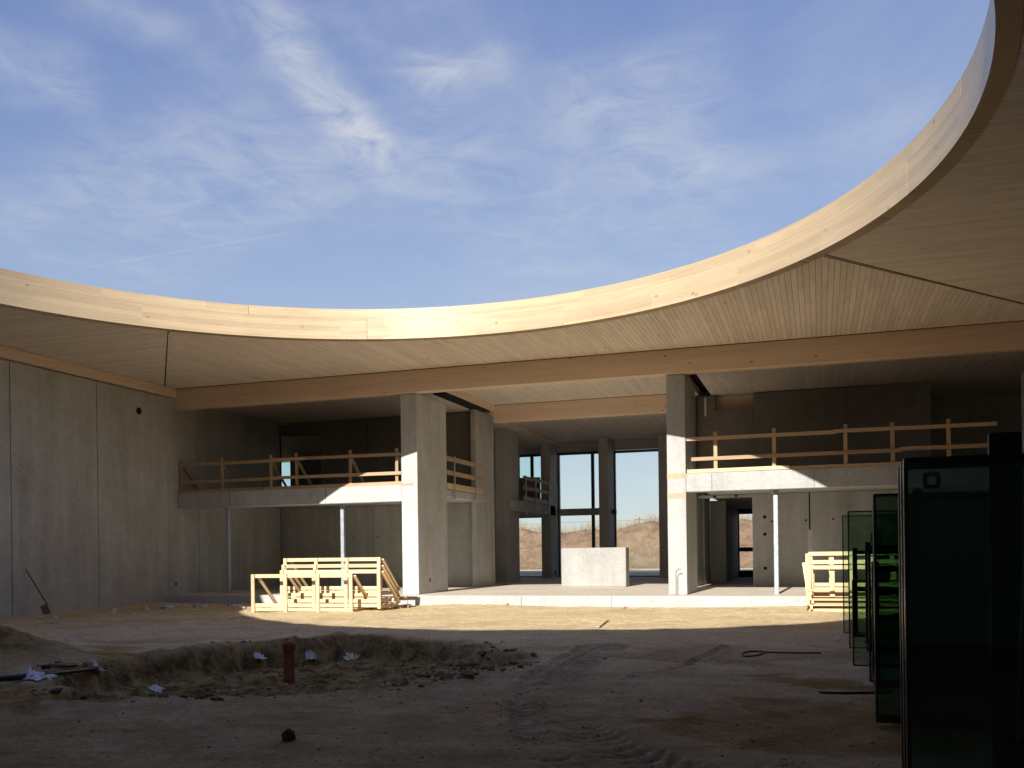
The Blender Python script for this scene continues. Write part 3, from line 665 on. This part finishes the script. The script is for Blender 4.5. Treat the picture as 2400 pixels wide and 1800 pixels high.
# ---- rear glazing of the hall
def window(x0, x1, z0, z1, y=44.4, mulls=(), trans=(), g='glass_clear', fw=.07, head=.07):
    w = box('window', x0, x1, y, y + .12, z1 - head, z1, 'frame_dark', B, .004)
    def p(n, *a): return sub(n, w, *a)
    p('frame', x0, x0 + fw, y + .002, y + .118, z0, z1 - head, 'frame_dark'); p('frame', x1 - fw, x1, y + .002, y + .118, z0, z1 - head, 'frame_dark'); p('frame', x0 + fw, x1 - fw, y + .002, y + .118, z0, z0 + .05, 'frame_dark')
    for m in mulls: p('mullion', m - .075, m + .075, y - .01, y + .115, z0 + .05, z1 - head, 'frame_dark')
    for a, b in trans: p('transom', x0 + fw, x1 - fw, y - .025, y + .09, a, b, 'concrete_panel')
    p('pane', x0 + fw, x1 - fw, y + .05, y + .065, z0 + .05, z1 - head, g).data.materials[0] = MATS[g]
    return w
ws = 44.35 / 43.2
def wx(x): return x * ws
def wz(z): return EYE + (z - EYE) * ws
window(-12.2, -9.82, 0, wz(5.88) + .12, 44.4, (wx(-10.17),), ((wz(2.97), wz(3.30)),), head=.12)
window(-9.38, -7.0, 0, wz(5.86) + .12, 44.4, (), head=.12); window(-6.55, -4.2, 0, wz(5.86) + .12, 44.4, (), head=.12)
window(-14.35, -12.66, 3.6, wz(5.88) + .12, 44.4, (wx(-13.18),), g='glass_teal', head=.12); window(-14.35, -12.66, 0, wz(2.97), 44.4, head=.06)
wall(-14.6, -3.4, 44.42, 44.6, wz(5.88) + .125, 6.61, 'concrete_smooth', 'lintel', .006); wall(-14.4, -12.66, 44.42, 44.6, wz(2.97) + .005, 3.595, 'concrete', 'lintel', .006)
window(-28.4, -26.9, 4.93, 6.43, 43.92, g='glass_teal')
d_ = window(-3.56, -2.1, 0.0, 3.3, 43.2, head=.46, fw=.15); d_.name = 'glazed_door'
sub('door_rail', d_, -3.41, -2.25, 43.19, 43.3, 1.15, 1.34, 'frame_dark'); sub('door_rail', d_, -3.41, -2.25, 43.19, 43.3, .05, .29, 'frame_dark'); sub('door_handle', d_, -2.36, -2.33, 43.12, 43.19, 1.0, 1.3, 'galvanised')

# ---------------------------------------------------------------- guardrails
def plank(name, x0, x1, y0, y1, z0, z1, mat, par): return sub_e(name, par, x0, x1, y0, y1, z0, z1, mat)
def sub_e(name, par, x0, x1, y0, y1, z0, z1, mat, bevel=.004):
    o = box(name, x0, x1, y0, y1, z0, z1, mat, None, bevel); o.parent = par; o.location = o.location - par.location; return o
def jit(o, a=.012): o.rotation_euler = (0, random.uniform(-a, a), random.uniform(-a * .5, a * .5)); return o
def timber_rail(x0, posts, rails, label, braces=True, mats='timber_old'):
    e = empty('timber_guardrail', (x0, D + .06, 3.33), label, 'guardrail', 'site-made timber guardrails on the mezzanines')
    for X in posts:
        jit(sub_e('post', e, X - .05, X + .05, D + .065, D + .10, 3.332, 4.46 + random.uniform(-.02, .03), mats + '_z'), .02)
        if braces:
            beam_between('brace', Vector((X + .03, D + .12, 4.2)) - e.location, Vector((X + .06, D + 1.0, 3.36)) - e.location, .03, .09, mats + '_x', e, up=(1, 0, 0))
    for (a, b, z, mt, dy) in rails:
        o = sub_e('rail', e, a, b, D + .03 + dy, D + .062 + dy, z - .05, z + .05, mt + '_x'); o.rotation_euler = (0, random.uniform(-.004, .004), 0)
    return e
timber_rail(-20.1, [-20.0, -18.41, -16.59, -15.66, -13.76, -12.18],
    [(-20.08, -16.2, 4.25, 'timber_old', 0), (-16.55, -15.3, 4.27, 'timber_old', -.035), (-15.6, -12.01, 4.27, 'timber_old', 0), (-20.08, -16.3, 3.68, 'timber_old', 0), (-16.6, -12.01, 3.69, 'timber_old', -.034),
     (-20.08, -16.9, 3.372, 'timber_old', 0), (-16.85, -12.01, 3.378, 'timber_old', 0)], 'timber guardrail of six braced posts on the mezzanine beside the long concrete wall')
timber_rail(-3.3, [-2.65, -1.11, .69, 1.83, 3.15, 5.0, 6.6],
    [(-3.43, .45, 4.27, 'timber_old', 0), (.4, 2.1, 4.285, 'timber_old', -.034), (2.05, 4.25, 4.28, 'timber_old', 0), (-3.3, 2.05, 3.72, 'timber_old', 0), (2.0, 7.6, 3.74, 'timber_old', -.034), (-3.42, -.72, 3.39, 'timber_new', -.01), (-.7, 7.6, 3.372, 'timber_old', 0)],
    'timber guardrail without braces on the mezzanine above the corridor opening', False)
def edge_rail(x, y0, y1, posts, label, boards, zs):
    e = empty('edge_guardrail', (x, (y0 + y1) / 2, zs), label, 'guardrail')
    for Y in posts:
        p = sub_e('post', e, x + .035, x + .075, Y - .025, Y + .025, zs - .28, zs + 1.12, 'galvanised')
        sub_e('clamp_arm', e, x - .18, x + .07, Y - .02, Y + .02, zs - .30, zs - .275, 'galvanised'); sub_e('clamp_arm', e, x - .2, x + .035, Y - .02, Y + .02, zs + .002, zs + .03, 'galvanised')
        sub_e('board_hook', e, x + .0, x + .035, Y - .03, Y + .03, zs + .52, zs + .54, 'galvanised')
    for z, h, m in boards: jit(sub_e('guard_board', e, x + .0, x + .033, y0, y1, zs + z, zs + z + h, m), .004)
    return e
edge_rail(-11.49, 28.16, 31.55, (28.75, 30.75), 'guard boards on galvanised clamp posts between the two front piers', ((.005, .20, 'timber_new_y'), (.47, .15, 'timber_old_y'), (.93, .15, 'timber_old_y')), 3.325)
edge_rail(-12.19, 38.65, 42.95, (38.9, 40.4, 42.6), 'guard boards on clamp posts in front of the teal rear window', ((.005, .20, 'timber_old_y'), (.50, .15, 'timber_old_y'), (.95, .15, 'timber_old_y')), 3.48)

# ---------------------------------------------------------------- steel props
def prop(x, y, label, h=2.82):
    e = empty('steel_prop', (x, y, 0), label, 'prop', 'galvanised steel props under the mezzanines')
    sub_e('shaft', e, x - .06, x + .06, y - .06, y + .06, .012, h - .012, 'galvanised', .012)
    sub_e('base_plate', e, x - .1, x + .1, y - .1, y + .1, 0, .012, 'galvanised', 0); sub_e('head_plate', e, x - .14, x + .14, y - .1, y + .1, h - .016, h - .001, 'galvanised', 0)
prop(-18.45, 26.2, 'galvanised square steel prop beside the long concrete side wall'); prop(-14.22, 26.2, 'galvanised square steel prop rising behind the stacked timber frames'); prop(-1.1, 26.15, 'galvanised square steel prop in front of the wall with the cable chase')

# ---------------------------------------------------------------- concrete block in the hall
cb = empty('concrete_block', (-7.46, 31.9, 0), 'low pale concrete block standing alone on the hall floor', 'concrete block')
sub_e('core', cb, -8.60, -6.30, 31.6, 32.2, 0.001, 1.36, 'concrete_pale', .02)
sub_e('casting_mark', cb, -8.13, -8.122, 31.596, 31.6, .9, 1.25, 'stone', 0)

# ---------------------------------------------------------------- timber frames
def make_frame(label, group, S):
    """guardrail element: four posts, rails, skids and two braces; base behind the posts (+y), all in local space"""
    e = empty('timber_barrier', (0, 0, 0), label, 'barrier', group)
    for X in (.05, 1.03, 1.99, 2.95): box('post', X - .05, X + .05, 0, .045, 0, 1.03, 'timber_new_z', e, .005)
    box('top_rail', .02, 2.98, .047, .08, .93, 1.03, 'timber_new_x', e, .005)
    box('bottom_rail', .0, 3.0, .047, .08, .15, .245, 'timber_new_x', e, .005); box('bottom_rail', .0, 3.0, .047, .08, .035, .125, 'timber_new_x', e, .005)
    for X in (.10, 2.94): box('skid', X - .03, X + .03, .082, 1.2, .0, .08, 'timber_new_y', e, .005)
    for Y in (.14, .42, .72, 1.02): box('base_board', .0, 3.0, Y, Y + .14, .081, .106, 'timber_new_x', e, .004)
    for X in (.16, 3.02): beam_between('brace', (X, .085, .98), (X, 1.12, .10), .035, .10, 'timber_new_x', e, up=(1, 0, 0), bevel=.004)
    return e
fr0 = make_frame('front barrier of the stack beside the sunlit pier, standing out sideways on the earth', 'timber guard frames stacked on the sunlit earth', 0)
def place(fr, x, y, z, rz, label=None, rx=0, group=None):
    fr.location = (x, y, z); fr.rotation_euler = (rx, 0, rz)
    if label: fr['label'] = label
    if group: fr['group'] = group
GZ = gz(-13, 22)
f1 = copy_tree(fr0); f2 = copy_tree(fr0); f3 = copy_tree(fr0)
place(fr0, -14.55, 21.65, min(gz(-14.5, 21.7), gz(-11.6, 21.7)) + .0, .03)
place(f1, -13.95, 22.12, GZ + .085, .012, 'second timber barrier of the stack beside the sunlit pier, just above the front one')
place(f2, -14.10, 22.45, GZ + .235, .005, 'third timber barrier of the stack beside the sunlit pier, one below the top')
place(f3, -14.26, 22.80, GZ + .405, .0, 'topmost timber barrier of the stack beside the sunlit pier')
# bearers that carry the upper frames
pe = empty('bearer_stack', (-12.6, 23.4, GZ), 'loose timber bearers and slats packed under the stacked frames', 'timber')
for k, (x0, y0, z0, L_) in enumerate(((-14.2, 22.95, 0, 3.2), (-14.1, 23.25, .0, 3.2), (-14.2, 23.6, .0, 3.2), (-14.1, 23.95, 0, 3.2), (-14.25, 23.10, .245, 3.3), (-14.25, 23.75, .245, 3.3))):
    sub_e('bearer', pe, x0, x0 + L_, y0, y0 + .10, GZ - .02 + z0, GZ + .075 + z0, 'timber_new_x')
for k in range(5): sub_e('slat', pe, -14.0 + k * .72, -13.88 + k * .72, 23.0, 24.2, GZ + .078, GZ + .10, 'timber_new_y')
# stack against the plinth by the glass
g0 = make_frame('front timber barrier of the stack leaning at the plinth beside the glass panels', 'timber guard frames stacked against the plinth', 1)
PZ = gz(.8, 24.4)
g1 = copy_tree(g0); g2 = copy_tree(g0)
def backwards(fr, x, y, z, label=None): place(fr, x, y, z, math.pi, label)
backwards(g0, 2.75, 24.55, PZ + .02); backwards(g1, 2.78, 24.72, PZ + .15, 'middle timber barrier of the stack at the plinth beside the glass panels'); backwards(g2, 2.74, 24.9, PZ + .36, 'rearmost and highest timber barrier of the stack at the plinth beside the glass panels')
for fr in (g0, g1, g2):
    for X in (.5, 1.5, 2.45): 
        if fr is not g1: box('picket', X - .06, X + .06, -.02, -.001, .15, 1.0, 'timber_new_z', fr, .004)
bp = empty('leaning_board', (-.3, 24.75, PZ), 'single board leaning at the end of the frame stack by the plinth', 'board')
o = beam_between('plank', (.1, -.05, .0), (-.06, .2, 1.12), .12, .035, 'timber_new_x', bp, up=(0, -1, 0))
pl2 = empty('bearer_pile', (1.2, 24.2, PZ), 'flat timber bearers lying under the frames at the plinth', 'timber')
for k in range(4): sub_e('bearer', pl2, -.25, 2.8, 23.52 + .34 * k, 23.62 + .34 * k, PZ - .04, PZ + .018, 'timber_new_x')
for k, (y0, z0) in enumerate(((24.62, .02), (24.8, .02), (24.62, .085), (24.95, .085), (24.78, .15), (24.95, .2), (24.95, .265))): sub_e('bearer', pl2, -.2, 2.75, y0, y0 + .08, PZ + z0, PZ + z0 + .06, 'timber_new_x')

# ---------------------------------------------------------------- glass panels and racks
def panel(x0, x1, y, h, label, g, z=None, thick=.036, group=None):
    z = gz(min(x0 + .5, 8.9), y) + .05 if z is None else z
    e = empty('glass_sheet', ((x0 + x1) / 2, y, z), label, 'glass sheet', group); w = (x1 - x0) / 2
    box('pane', -w + .018, w - .018, .004, thick - .004, .018, h - .018, g, e, 0)
    for a in (-1, 1):
        box('edge_seal', *((-w, -w + .018) if a < 0 else (w - .018, w)), 0, thick, 0, h, 'sealant', e, .003)
        box('spacer', *((-w - .0025, -w - .0005) if a < 0 else (w + .0005, w + .0025)), thick * .36, thick * .62, .02, h - .02, 'spacer_metal', e, 0)
    box('edge_seal', -w + .018, w - .018, 0, thick, 0, .018, 'sealant', e, 0); box('edge_seal', -w + .018, w - .018, 0, thick, h - .018, h, 'sealant', e, 0)
    return e
for k in range(5): panel(.418 + .004 * (k % 2), 2.1, 5.16 + .085 * k, 2.02 - .004 * k, 'dark glass sheet in the thick foremost pack of glazing', 'glass_pack', -.36, group='glass sheets of the foremost pack')
for k in range(3): panel(.45 + .004 * k, 2.0, 8.60 + .13 * k, 1.97, 'tall dark glass sheet in the second pack, before the rack with lifting eyes', 'glass_mid', -.30, group='glass sheets of the second pack')
panel(.52, 1.9, 11.16, 1.45, 'shorter dark glass sheet half hidden behind the second pack', 'glass_mid')
panel(.395, 1.5, 12.69, 1.10, 'lowest glass sheet of the row, waist high', 'glass_green')
panel(.405, 1.9, 14.59, 2.02, 'clear green glass sheet, last but one in the glass row', 'glass_green')
panel(.385, 1.7, 17.12, 2.04, 'green glass sheet at the sunlit end of the glass row', 'glass_green')
panel(1.10, 2.6, 7.00, 2.30, 'tall black glass sheet rising above the foremost pack', 'glass_black', -.33)
def rack(x0, x1, y, h, label, eye=True, spread=.5):
    e = empty('glass_rack', ((x0 + x1) / 2, y, gz(x0, y)), label, 'rack', 'steel racks that hold the glass'); w = (x1 - x0) / 2
    for X in (-w, w):
        box('upright', X - .04, X + .04, -.04, .04, .06, h, 'steel_dark', e); box('foot', X - .05, X + .05, -.5, .5, 0, .06, 'steel_dark', e)
        beam_between('brace', (X, .46, .06), (X, .04, h * .72), .05, .05, 'steel_dark', e)
    for Z in (h * .5, h - .12): box('crossbar', -w + .042, w - .042, -.03, .03, Z, Z + .07, 'steel_dark', e)
    box('bearer', -w + .042, w - .042, -.46, -.40, .001, .055, 'steel_dark', e)
    if eye:
        for X in (-w + .12, w - .12):
            bm = bmesh.new(); n = 24; out = []; inn = []
            for k in range(n):
                a = 2 * math.pi * k / n; c, s_ = math.cos(a), math.sin(a); m = .075 / max(abs(c), abs(s_)); m = min(m, .092); out.append((m * c, m * s_)); inn.append((.042 * c, .042 * s_))
            ring = []
            for yy in (-.012, .012): ring.append([[bm.verts.new((x, yy, z)) for x, z in L_] for L_ in (out, inn)])
            for k in range(n):
                j = (k + 1) % n
                bm.faces.new((ring[0][0][k], ring[0][0][j], ring[0][1][j], ring[0][1][k])); bm.faces.new((ring[1][0][k], ring[1][1][k], ring[1][1][j], ring[1][0][j]))
                for r_ in (0, 1): bm.faces.new((ring[0][r_][k], ring[1][r_][k], ring[1][r_][j], ring[0][r_][j]))
            l = finish('lifting_eye', bm, 'steel_dark', e); l.location = (X, 0, h + .07)
    return e
rack(.86, 2.1, 9.25, 2.08, 'dark steel rack with lifting eyes behind the second glass sheet'); rack(1.16, 2.3, 6.0, 2.55, 'taller dark steel rack behind the foremost glass pack', False); rack(.7, 1.8, 15.1, 1.6, 'dark steel rack behind the clear green glass sheet'); rack(.6, 1.5, 17.6, 1.55, 'dark steel rack at the sunlit end of the glass row', False); rack(.62, 1.6, 11.7, 1.4, 'low dark steel rack between the shorter glass sheets', False)

# ---------------------------------------------------------------- things on the ground
pb = on_ground(677, 1600)
dp = empty('drain_pipe', (pb.x, pb.y, pb.z - .08), 'red-brown clay drain pipe standing upright in the pit', 'pipe')
def lathe(name, prof, mat, par, seg=28):
    bm = bmesh.new(); rings = [[bm.verts.new((r_ * math.cos(2 * math.pi * k / seg), r_ * math.sin(2 * math.pi * k / seg), z)) for k in range(seg)] for r_, z in prof]
    for A, C in zip(rings, rings[1:]):
        for k in range(seg): bm.faces.new((A[k], A[(k + 1) % seg], C[(k + 1) % seg], C[k]))
    o = finish(name, bm, mat, par, 0, True); o.data.set_sharp_from_angle(angle=.7); return o
PH = .70
lathe('barrel', [(.074, PH - .1), (.074, 0), (.088, 0), (.088, .12), (.092, .14), (.088, .16), (.085, PH - .13), (.085, PH - .1), (.074, PH - .1)], 'clay_pipe', dp)
lathe('collar', [(.086, PH - .13), (.098, PH - .12), (.098, PH - .06), (.102, PH - .05), (.102, PH - .005), (.096, PH), (.085, PH), (.080, PH - .01), (.080, PH - .12)], 'clay_pipe', dp)
dp.rotation_euler = (.0, .03, 0)
def lump(name, p, r, mat, label, cat, seed, sq=.75):
    bm = bmesh.new(); bmesh.ops.create_icosphere(bm, subdivisions=3, radius=r); R_ = random.Random(seed); ph = [R_.uniform(0, 6) for _ in range(6)]
    for v in bm.verts:
        n = v.co.normalized(); k = 1 + .16 * math.sin(n.x * 3.1 + ph[0]) + .13 * math.sin(n.y * 4.3 + ph[1]) + .12 * math.sin(n.z * 5 + n.x * 4 + ph[2]) + .05 * math.sin(n.x * 11 + n.y * 9 + ph[3]); v.co *= k; v.co.z *= sq
    o = finish(name, bm, mat, None, 0, False); o.location = (p[0], p[1], p[2] + r * sq * .55); o.rotation_euler = (0, 0, R_.uniform(0, 6)); return tag(o, label, cat)
q = on_ground(677, 1736); lump('earth_clod', q, .062, 'dark_stone', 'fist-sized dark clod lying alone on the shaded earth', 'clod', 3, .9)
def crumple(name, p, sx, sy, h, mat, label, cat, seed, group=None, rz=0):
    bm = bmesh.new(); n = 16; R_ = np.random.default_rng(seed); A = R_.normal(0, 1, (n + 1, n + 1)); A = (A + np.roll(A, 1, 0) + np.roll(A, 1, 1) + np.roll(A, (1, 1), (0, 1))) / 2; A = (A + np.roll(A, 1, 0) + np.roll(A, -1, 0) + np.roll(A, 1, 1) + np.roll(A, -1, 1)) / 3.2; V = {}
    for i in range(n + 1):
        for j in range(n + 1):
            u_, v_ = i / n * 2 - 1, j / n * 2 - 1; rr_ = 1 - .18 * abs(A[i, 0]) * abs(v_) - .15 * abs(A[0, j]) * abs(u_)
            x_, y_ = u_ * sx * rr_ + .08 * sx * A[i, j], v_ * sy * rr_ + .08 * sy * A[j, i]
            c_, s_ = math.cos(rz), math.sin(rz); X_, Y_ = p[0] + c_ * x_ - s_ * y_, p[1] + s_ * x_ + c_ * y_
            V[i, j] = bm.verts.new((X_ - p[0], Y_ - p[1], min(max(gz(X_, Y_) - p[2], -.05), .05) + .015 + h * abs(A[i, j]) * (1 - max(abs(u_), abs(v_)) ** 2 * .97) * .55))
    for i in range(n):
        for j in range(n): bm.faces.new((V[i, j], V[i + 1, j], V[i + 1, j + 1], V[i, j + 1]))
    o = finish(name, bm, mat, None, 0, True); o.location = (p[0], p[1], p[2])
    md = o.modifiers.new('thick', 'SOLIDIFY'); md.thickness = .004
    return tag(o, label, cat, group)
p = on_ground(66, 1588); crumple('plastic_sheet', p, .36, .17, .11, 'white_plastic', 'crumpled white plastic sheet at the edge of the pit beside the black pipes', 'plastic sheet', 4)
p = on_ground(604, 1545); crumple('plastic_scrap', p, .17, .10, .08, 'white_plastic', 'white plastic scrap in the pit behind the clay pipe', 'scrap', 5)
p = on_ground(822, 1546); crumple('foam_scrap', p, .19, .10, .08, 'yellow_plastic', 'yellowish crumpled scrap at the foot of the far pit bank', 'scrap', 6)
p = on_ground(368, 1618); crumple('paper_sheet', p, .12, .07, .05, 'white_plastic', 'bright white piece of paper on the near edge of the pit', 'paper', 7)
p = on_ground(225, 1567); crumple('foil_strip', p, .17, .05, .05, 'white_plastic', 'narrow white strip lying in the pit beside the black pipe end', 'scrap', 8, rz=.3)
p = on_ground(163, 1502); crumple('plastic_scrap', p, .07, .05, .06, 'paper', 'small pale scrap on the trampled earth beyond the pit', 'scrap', 9)
p = on_ground(728, 1545); crumple('plastic_scrap', p, .12, .08, .08, 'paper', 'small dull white scrap between the clay pipe and the yellowish scrap', 'scrap', 10)
def gtube(name, pix, r, mat, label, cat, lift=.0, sm=2, straight=False):
    P = [on_ground(*q) for q in pix]
    if straight: P = [P[0], P[-1]]
    c = P[0].copy(); P2 = [Vector((v.x - c.x, v.y - c.y, v.z - c.z + r * .8 + lift)) for v in P]
    o = tube(name, P2, r, mat, None, 10, sm); o.location = c; return tag(o, label, cat)
gtube('black_pipe', [(-60, 1626), (90, 1611), (228, 1595)], .034, 'black_pipe', 'long black plastic pipe running out over the pit edge', 'pipe', .11, 0, True)
gtube('black_pipe', [(100, 1577), (140, 1577), (178, 1577)], .03, 'black_pipe', 'short black pipe end beside the plastic sheet', 'pipe', .05, 0, True)
gtube('cable', [(1925, 1533), (1860, 1533), (1800, 1531), (1765, 1528), (1740, 1532), (1738, 1540), (1760, 1541), (1785, 1536), (1790, 1531)], .012, 'black_pipe', 'black cable with a loop lying on open ground', 'cable', .005, 3)
gtube('cable', [(1918, 1622), (1925, 1627), (1980, 1628), (2050, 1627), (2090, 1626)], .014, 'black_pipe', 'black cable end running under the dark glass', 'cable', .005, 2)
a_ = on_ground(1402, 1473); b_ = on_ground(1424, 1455)
o = beam_between('lath', a_ + Vector((0, 0, .03)), b_ + Vector((0, 0, .03)), .05, .02, 'timber_new_x'); tag(o, 'short pale lath lying on the sunlit earth near the shadow edge', 'lath')
a_ = on_ground(1212, 1557); b_ = on_ground(1262, 1560)
o = beam_between('lath', a_ + Vector((0, 0, .03)), b_ + Vector((0, 0, .05)), .05, .02, 'timber_old_x'); tag(o, 'grey lath at the shallow end of the pit', 'lath')
# spade against the side wall
sp = empty('spade', (-19.55, 19.72, gz(-19.55, 19.72)), 'old spade leaning against the long concrete wall', 'spade')
tube('shaft', [(0, 0, .26), (-.42, -.30, 1.22)], .017, 'rust', sp); 
bm = bmesh.new(); add_box(bm, -.09, .09, -.006, .006, 0, .28); bl = finish('blade', bm, 'rust', sp, .004); bl.rotation_euler = (0.2, -.38, .9)
# bent reinforcement hooks
def hook(x, y, z, h, label):
    P = [(0, 0, 0), (.01, 0, h * .5), (.0, 0, h * .85), (.04, 0, h * .97), (.10, 0, h), (.15, 0, h * .97)]; o = tube('rebar_hook', P, .011, 'rust', None, 6, 2); o.location = (x, y, z); tag(o, label, 'rebar')
hook(-3.72, 25.55, 0, .72, 'thin bent rebar rising in front of the sunlit column by the corridor'); hook(-12.55, 25.5, 0, .62, 'thin bent rebar behind the stacked timber frames')
tag(box('offcut', -12.6, -11.9, 24.75, 24.95, gz(-12.2, 24.8), gz(-12.2, 24.8) + .12, 'concrete_smooth', None, .01), 'grey concrete offcut lying at the plinth by the stacked frames', 'offcut')
tag(box('offcut', -.75, -.2, 24.85, 24.95, gz(-.5, 24.9), gz(-.5, 24.9) + .09, 'white_plastic', None, .008), 'pale bar lying at the plinth beside the leaning board', 'offcut')
# litter along the walls
LR = random.Random(12)
def litter(px, py, s, mat, label, group, k):
    p = on_ground(px, py); crumple('waste_scrap', p, s, s * LR.uniform(.4, .9), s * .6, mat, label, 'scrap', 100 + k, group, LR.uniform(0, 3))
k = 0
for i in range(22):
    litter(LR.uniform(385, 575), LR.uniform(1416, 1427), LR.uniform(.05, .11), LR.choice(['paper', 'white_plastic', 'paper']), 'pale scrap of litter in the shade at the foot of the plinth', 'pale scraps below the shaded plinth', k); k += 1
for px, py in ((382, 1427), (455, 1423), (540, 1419)): litter(px, py, .10, 'blue_plastic', 'blue plastic scrap in the shade at the foot of the plinth', 'blue scraps below the plinth', k); k += 1
for px, py in ((95, 1450), (130, 1450), (265, 1437), (272, 1432), (345, 1429)): litter(px, py, .10, 'paper', 'pale scrap on the earth near the long concrete wall', 'pale scraps by the side wall', k); k += 1
for px, py in ((1135, 1419), (1190, 1419), (1755, 1419), (1760, 1421), (1800, 1420), (1465, 1426), (1965, 1502)): litter(px, py, .07, LR.choice(['paper', 'red_plastic', 'white_plastic']), 'small scrap of litter lying on open earth in front of the plinth', 'scraps on the sunlit earth', k); k += 1
# crumbs of stone and clods over the ground
def gravel():
    R_ = np.random.default_rng(21); V = []; Fc = []
    ico = [(0, 0, 1), (.89, 0, .45), (.28, .85, .45), (-.72, .53, .45), (-.72, -.53, .45), (.28, -.85, .45), (.72, .53, -.45), (-.28, .85, -.45), (-.89, 0, -.45), (-.28, -.85, -.45), (.72, -.53, -.45), (0, 0, -1)]
    fc = [(0, 1, 2), (0, 2, 3), (0, 3, 4), (0, 4, 5), (0, 5, 1), (1, 6, 2), (2, 7, 3), (3, 8, 4), (4, 9, 5), (5, 10, 1), (6, 7, 2), (7, 8, 3), (8, 9, 4), (9, 10, 5), (10, 6, 1), (11, 7, 6), (11, 8, 7), (11, 9, 8), (11, 10, 9), (11, 6, 10)]
    sets = {'stone': ([], []), 'clod': ([], []), 'wet_clod': ([], [])}
    for k in range(4200):
        u_ = R_.random()
        if u_ < .35: px, py = R_.uniform(0, 1260), R_.uniform(1500, 1645)
        elif u_ < .6: px, py = R_.normal(1080, 70), R_.normal(1545, 14)
        else: px, py = R_.uniform(-50, 2100), 1410 + 390 * R_.random() ** .8
        X_, Y_, _z = onZ(px, py, -.33)
        if not (GX0 + .3 < X_ < GX1 - .3 and 4 < Y_ < 25.0): continue
        inpit = bool(pit_dist(np.array([X_]), np.array([Y_]))[0] > -.3)
        s_ = R_.lognormal(-4.5, .5) * (1.2 if inpit else .55); s_ = min(s_, .045); mt = 'stone' if R_.random() < (.6 if inpit else .4) else 'clod'
        if inpit and R_.random() < .33: mt = 'wet_clod'; s_ = min(R_.lognormal(-3.5, .5), .09)
        V, Fc = sets[mt]; n = len(V); z = gz(X_, Y_); a = R_.uniform(0, 6); ca, sa = math.cos(a), math.sin(a); sx, sy, sz = s_ * R_.uniform(.6, 1.3), s_ * R_.uniform(.6, 1.2), s_ * R_.uniform(.4, .8)
        for i_, (x_, y_, z_) in enumerate(ico):
            j_ = 1 + .25 * math.sin(i_ * 7.3 + k); V.append((X_ + (ca * x_ * sx - sa * y_ * sy) * j_, Y_ + (sa * x_ * sx + ca * y_ * sy) * j_, z + sz * .35 + z_ * sz * j_))
        Fc += [tuple(n + q for q in f_) for f_ in fc]
    for mt, (V, Fc) in sets.items():
        me = bpy.data.meshes.new('gravel'); me.from_pydata(V, [], Fc); o = bpy.data.objects.new({'stone': 'gravel', 'clod': 'soil_crumbs'}.get(mt, 'damp_clods'), me); COL.objects.link(o); me.materials.append(MATS[mt]); o['kind'] = 'stuff'
        o['label'] = {'stone': 'pale stones scattered over the courtyard earth and pit', 'clod': 'dry crumbs of soil scattered over the courtyard earth', 'wet_clod': 'damp dark clods of earth heaped in and round the pit'}[mt]; o['category'] = 'gravel' if mt == 'stone' else 'soil'
gravel()
# far pole with its line
po = empty('utility_pole', (-20.6, 112, 0), 'thin utility pole far behind the earth bank', 'pole')
tube('mast', [(0, 0, 0), (0, 0, 5.4)], [.11, .07], 'rust', po); beam_between('crossarm', (-.6, 0, 5.1), (.6, 0, 5.1), .08, .08, 'rust', po)
for dx in (-.5, .5): tube('wire', [(dx - 40, 10, 5.4), (dx - 20, 5, 4.9), (dx, 0, 5.14), (dx + 20, 0, 4.8), (dx + 40, 0, 5.2)], .008, 'steel_dark', po, 5, 2)
bpy.context.view_layer.update()
